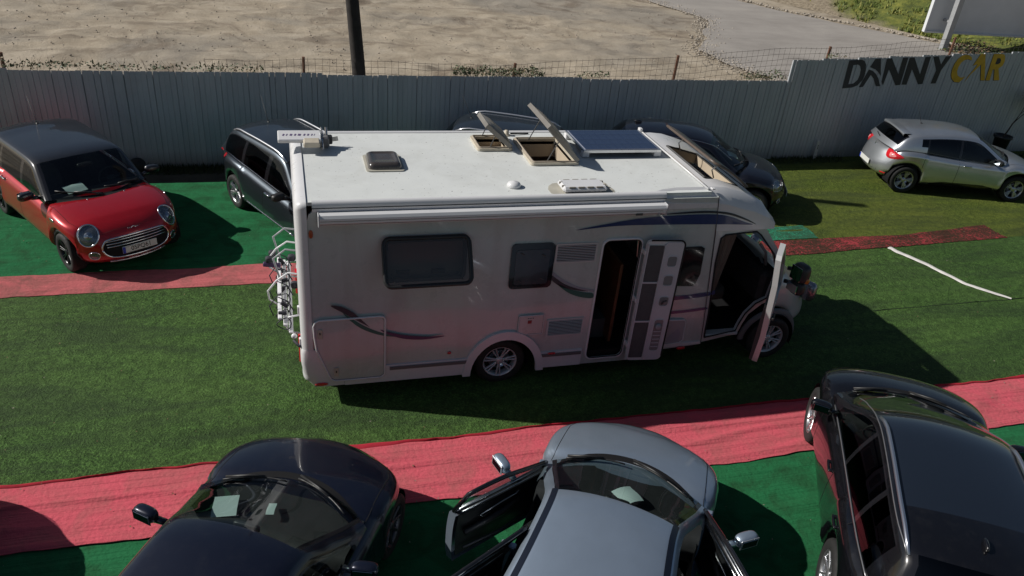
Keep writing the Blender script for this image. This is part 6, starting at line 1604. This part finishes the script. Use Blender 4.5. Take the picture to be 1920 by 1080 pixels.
    # closed smoked dome
    mb = MB(); rows = []
    for k, (s_, z) in enumerate(((1, 2.712), (.99, 2.74), (.95, 2.765), (.84, 2.785), (.72, 2.792), (.70, 2.786), (.35, 2.79), (.0, 2.792))): rows.append([(1.10+(u-1.10)*s_, 1.135+(v-1.135)*s_, z) for u, v in rrect(.90, .90, 1.30, 1.37, .06, 4)+[rrect(.90, .90, 1.30, 1.37, .06, 4)[0]]])
    mb.grid(rows); dm = put(mb.build('roof_dome', mat('dome_smoke', (.06, .052, .048), .25, coat=.5, var=.2), root, smooth=True)); plate('dome_base', rrect(.87, .86, 1.33, 1.41, .05, 4), [], lambda u, v: (u, v, 2.702), .012, mat('sealant', (.42, .40, .34), .7, var=.2), dm)
    # solar panel: framed, separate cells
    sp = put(MB().box((4.30, 1.62, 2.79), (1.12, .80, .035)).build('solar_panel', ALU, root)); bs = MB().box((4.30, 1.62, 2.809), (1.07, .75, .004)).build('panel_glass', mat('panel_back', (.35, .37, .45), .3), sp)
    cell = MB().box((0, 0, 0), (.113, .180, .003)).mesh('solar_cell', (mat('solar_cell', (.014, .024, .065), .18, coat=1, var=.2, vs=4),))
    for i in range(9):
        for j in range(4): link('solar_cell', cell, parent=bs, loc=(4.30-.468+.117*i, 1.62-.277+.185*j, 2.8128))
    for x, y in ((3.78, 1.27), (3.78, 1.97), (4.82, 1.27), (4.82, 1.97)): MB().box((x, y, 2.745), (.10, .09, .075), ch=.008).build('panel_bracket', WH, sp)
    # finned vent cover and mushroom vent
    vb = put(MB().box((3.37, .215, 2.745), (.56, .27, .07), ch=.025).build('flue_cover', WH, root))
    sl = MB().box((0, 0, 0), (.085, .022, .03), ch=.005).mesh('slot', (mat('slot_grey', (.22, .2, .17), .7),))
    for k in range(4):
        for y in (.10, .33): link('slot', sl, parent=vb, loc=(3.20+k*.115, y, 2.767))
    for y in (.16, .27): 
        for x in (3.11, 3.63): l = link('slot', sl, parent=vb, loc=(x, y, 2.767)); l.scale = (.5, 1, 1)
    plate('sealant_pad', hermit([(3.0, .05), (3.7, .06), (3.74, .3), (3.66, .42), (3.05, .40)], 4), [], lambda u, v: (u, v, 2.7015), .002, mat('sealant', (.42, .40, .34), .7), vb)
    mb = MB(); mb.lathe([(.0, .065), (.04, .06), (.075, .04), (.085, .018), (.08, .0)], c=(2.55, .34, 2.705), n=24); put(mb.build('mushroom_vent', WH, root, smooth=True))
    mb = MB(); mb.lathe([(.0, .07), (.03, .065), (.035, .02), (.06, .0)], c=(2.92, 2.12, 2.705), n=16); put(mb.build('mushroom_vent', SAND, root, smooth=True)); put(MB().tube([(2.98, 2.13, 2.72), (3.08, 2.14, 2.72), (3.25, 2.17, 2.712)], .012, 6).build('cable', SEAL, root))
    # flat satellite aerial folded at the rear far corner
    sa = put(MB().box((.13, 1.66, 2.86), (.52, .24, .05), Matrix.Rotation(.18, 3, 'X'), ch=.01).build('satellite_aerial', WH, root))
    MB().box((.27, 1.52, 2.83), (.20, .14, .07), Matrix.Rotation(.18, 3, 'X'), ch=.015).build('aerial_arm', SAND, sa); MB().box((.42, 1.70, 2.79), (.14, .16, .14), ch=.02).build('aerial_motor', mat('motor_grey', (.12, .12, .125), .5), sa)
    MB().box((.48, 1.72, 2.80), (.10, .10, .10), ch=.012).build('aerial_motor', BLACK, sa)
    MB().tube([(.40, 1.78, 2.94), (.41, 1.72, 2.86), (.40, 1.52, 2.82), (.40, 1.46, 2.76)], .012, 6).build('aerial_bracket', ALU, sa); MB().tube([(.46, 1.80, 2.93), (.46, 1.74, 2.83)], .016, 6).build('aerial_bracket', ALU, sa)
    for k in range(4): MB().tube([(.52, 1.66+.04*k, 2.80), (.60, 1.67+.04*k, 2.81)], .006, 5).build('aerial_plug', BLACK, sa)
    Rt = Matrix.Rotation(.18, 3, 'X')
    for k, (x, w_) in enumerate(((-.06, .03), (-.02, .02), (.03, .04), (.08, .03), (.13, .05), (.19, .03), (.235, .03), (.28, .02), (.31, .01))): MB().box(Vector((.13, 1.66, 2.86))+Rt @ Vector((x-.13, .0, .0262)), (w_*.7, .045, .001), Rt @ Matrix.Rotation(-.3, 3, 'Z')).build('aerial_print', mat('print_violet', (.10, .07, .16), .5), sa)
    # panoramic skylight: aperture frame and raised pane
    P = lambda x, y, z: (x, y, z)
    fr_ = [(5.12, .42, 2.732), (5.62, .42, 2.60), (5.62, 1.57, 2.60), (5.12, 1.57, 2.732)]
    sk = put(MB().tube([Vector(p) for p in fr_+[fr_[0]]], .014, 6, cap=False).build('skylight', SEAL, root))
    for a, b in ((0, 1), (1, 2), (2, 3), (3, 0)):
        A_, B_ = Vector(fr_[a]), Vector(fr_[b]); MB().grid([[A_, B_], [A_-Vector((0, 0, .14)), B_-Vector((0, 0, .14))]]).build('skylight_lining', mat('hatch_lining', (.48, .40, .30), .7), sk)
    rows = []
    for a in range(7):
        t = a/6; x = 5.70-.54*t; z = 2.655+.33*t+.03*math.sin(PI*t); rows.append([(x, .30+1.42*b/10, z) for b in range(11)])
    mb = MB(); mb.grid(rows); mb.grid([[(p[0]-.02, p[1], p[2]-.03) for p in r] for r in rows])
    bd = [rows[0][k] for k in range(11)]+[rows[i][10] for i in range(1, 7)]+[rows[6][k] for k in range(9, -1, -1)]+[rows[i][0] for i in range(5, -1, -1)]
    pn = mb.build('skylight_pane', SMOKE, sk, smooth=True); MB().tube([(p[0]-.01, p[1], p[2]-.015) for p in bd], .02, 6, cap=False).build('pane_frame', mat('pane_frame', (.10, .075, .06), .4), pn, smooth=True)
    for y in (.5, 1.49): MB().tube([(5.3, y, 2.69), (5.25, y, 2.80), (5.32, y, 2.87)], .009, 6).build('skylight_stay', ALU, sk)
    # ---- bicycle rack folded against the rear
    bk = empty('bicycle_rack', (0, 0, 0)); bk.parent = root; bk.location = (-OX, -OY, 0)
    WT = mat('rack_white', (.7, .7, .72), .35); SB = mat('strap_black', (.02, .02, .03), .7)
    for k, (x, z) in enumerate(((-.10, .93), (-.16, 1.0), (-.22, 1.07))):
        MB().box((x, 1.08, z), (.05, 1.75-.1*k, .03), ch=.008).build('rack_rail', WT, bk)
    for y in (.35, 1.75):
        MB().tube([(-.0, y, .82), (-.12, y, .84), (-.16, y, .95), (-.12, y, 1.06), (0, y, 1.08)], .012, 8).build('rack_hoop', WT, bk, smooth=True)
    for y in (.62, 1.45): MB().tube([(0, y, 1.5), (-.10, y, 1.52), (-.24, y, 1.42), (-.35, y+.05, 1.25), (-.34, y+.1, 1.1), (-.22, y+.1, 1.0)], .012, 8).build('rack_arm', WT, bk, smooth=True)
    for y in (1.0, 1.6): MB().tube([(0, y, 1.62), (-.12, y, 1.64), (-.27, y, 1.52), (-.2, y, 1.2)], .013, 8).build('rack_arm', mat('rack_grey', (.3, .31, .33), .4), bk, smooth=True)
    for k in range(9):
        y = .3+k*.19; MB().tube([(-.16+.085*math.cos(a)-.02, y+.03*math.sin(a*2), 1.0+.075*math.sin(a)) for a in [2*PI*i/12 for i in range(13)]], .007, 5, cap=False).build('rack_strap', SB, bk)
    for k in range(7):
        y = .4+k*.22; MB().box((-.19+.03*math.sin(k*2.1), y, 1.06+.03*math.cos(k)), (.10, .035, .05), Matrix.Rotation(k*.7, 3, 'Y'), ch=.006).build('strap_buckle', SB, bk)
    for k in range(4):
        y = .5+k*.38; MB().tube([(-.30, y, 1.0), (-.34, y+.03, 1.12), (-.25, y+.05, 1.24), (-.12, y+.02, 1.18), (-.06, y, 1.05)], .008, 6).build('rack_strap', SB, bk, smooth=True)
    MB().box((-.30, 1.30, 1.27), (.22, .05, .06), Matrix.Rotation(.15, 3, 'Y'), ch=.01).build('rack_handle', mat('handle_plum', (.06, .03, .09), .5), bk)
    for p in ((-.33, 1.3, 1.35), (-.05, .95, 1.55), (-.03, .62, 1.35), (-.3, 1.75, 1.2)):
        mb = MB(); ellipsoid(mb, p, (.10, .09, .09), 3, 10, 6); mb.build('rack_clamp', SB, bk, smooth=True)
    mb = MB(); ellipsoid(mb, (-.07, .17, .90), (.07, .06, .07), 2, 10, 8); mb.build('end_cap', WT, bk, smooth=True)
    for z in (.85, 1.3): MB().box((.0, .12, z), (.03, .05, .10), ch=.005).build('rack_bracket', WT, bk)
    MB().tube([(-.08, .15, .86), (-.02, .1, .80), (.02, .08, .80)], .02, 6).build('rack_foot', SB, bk, smooth=True)
    return root
motorhome()
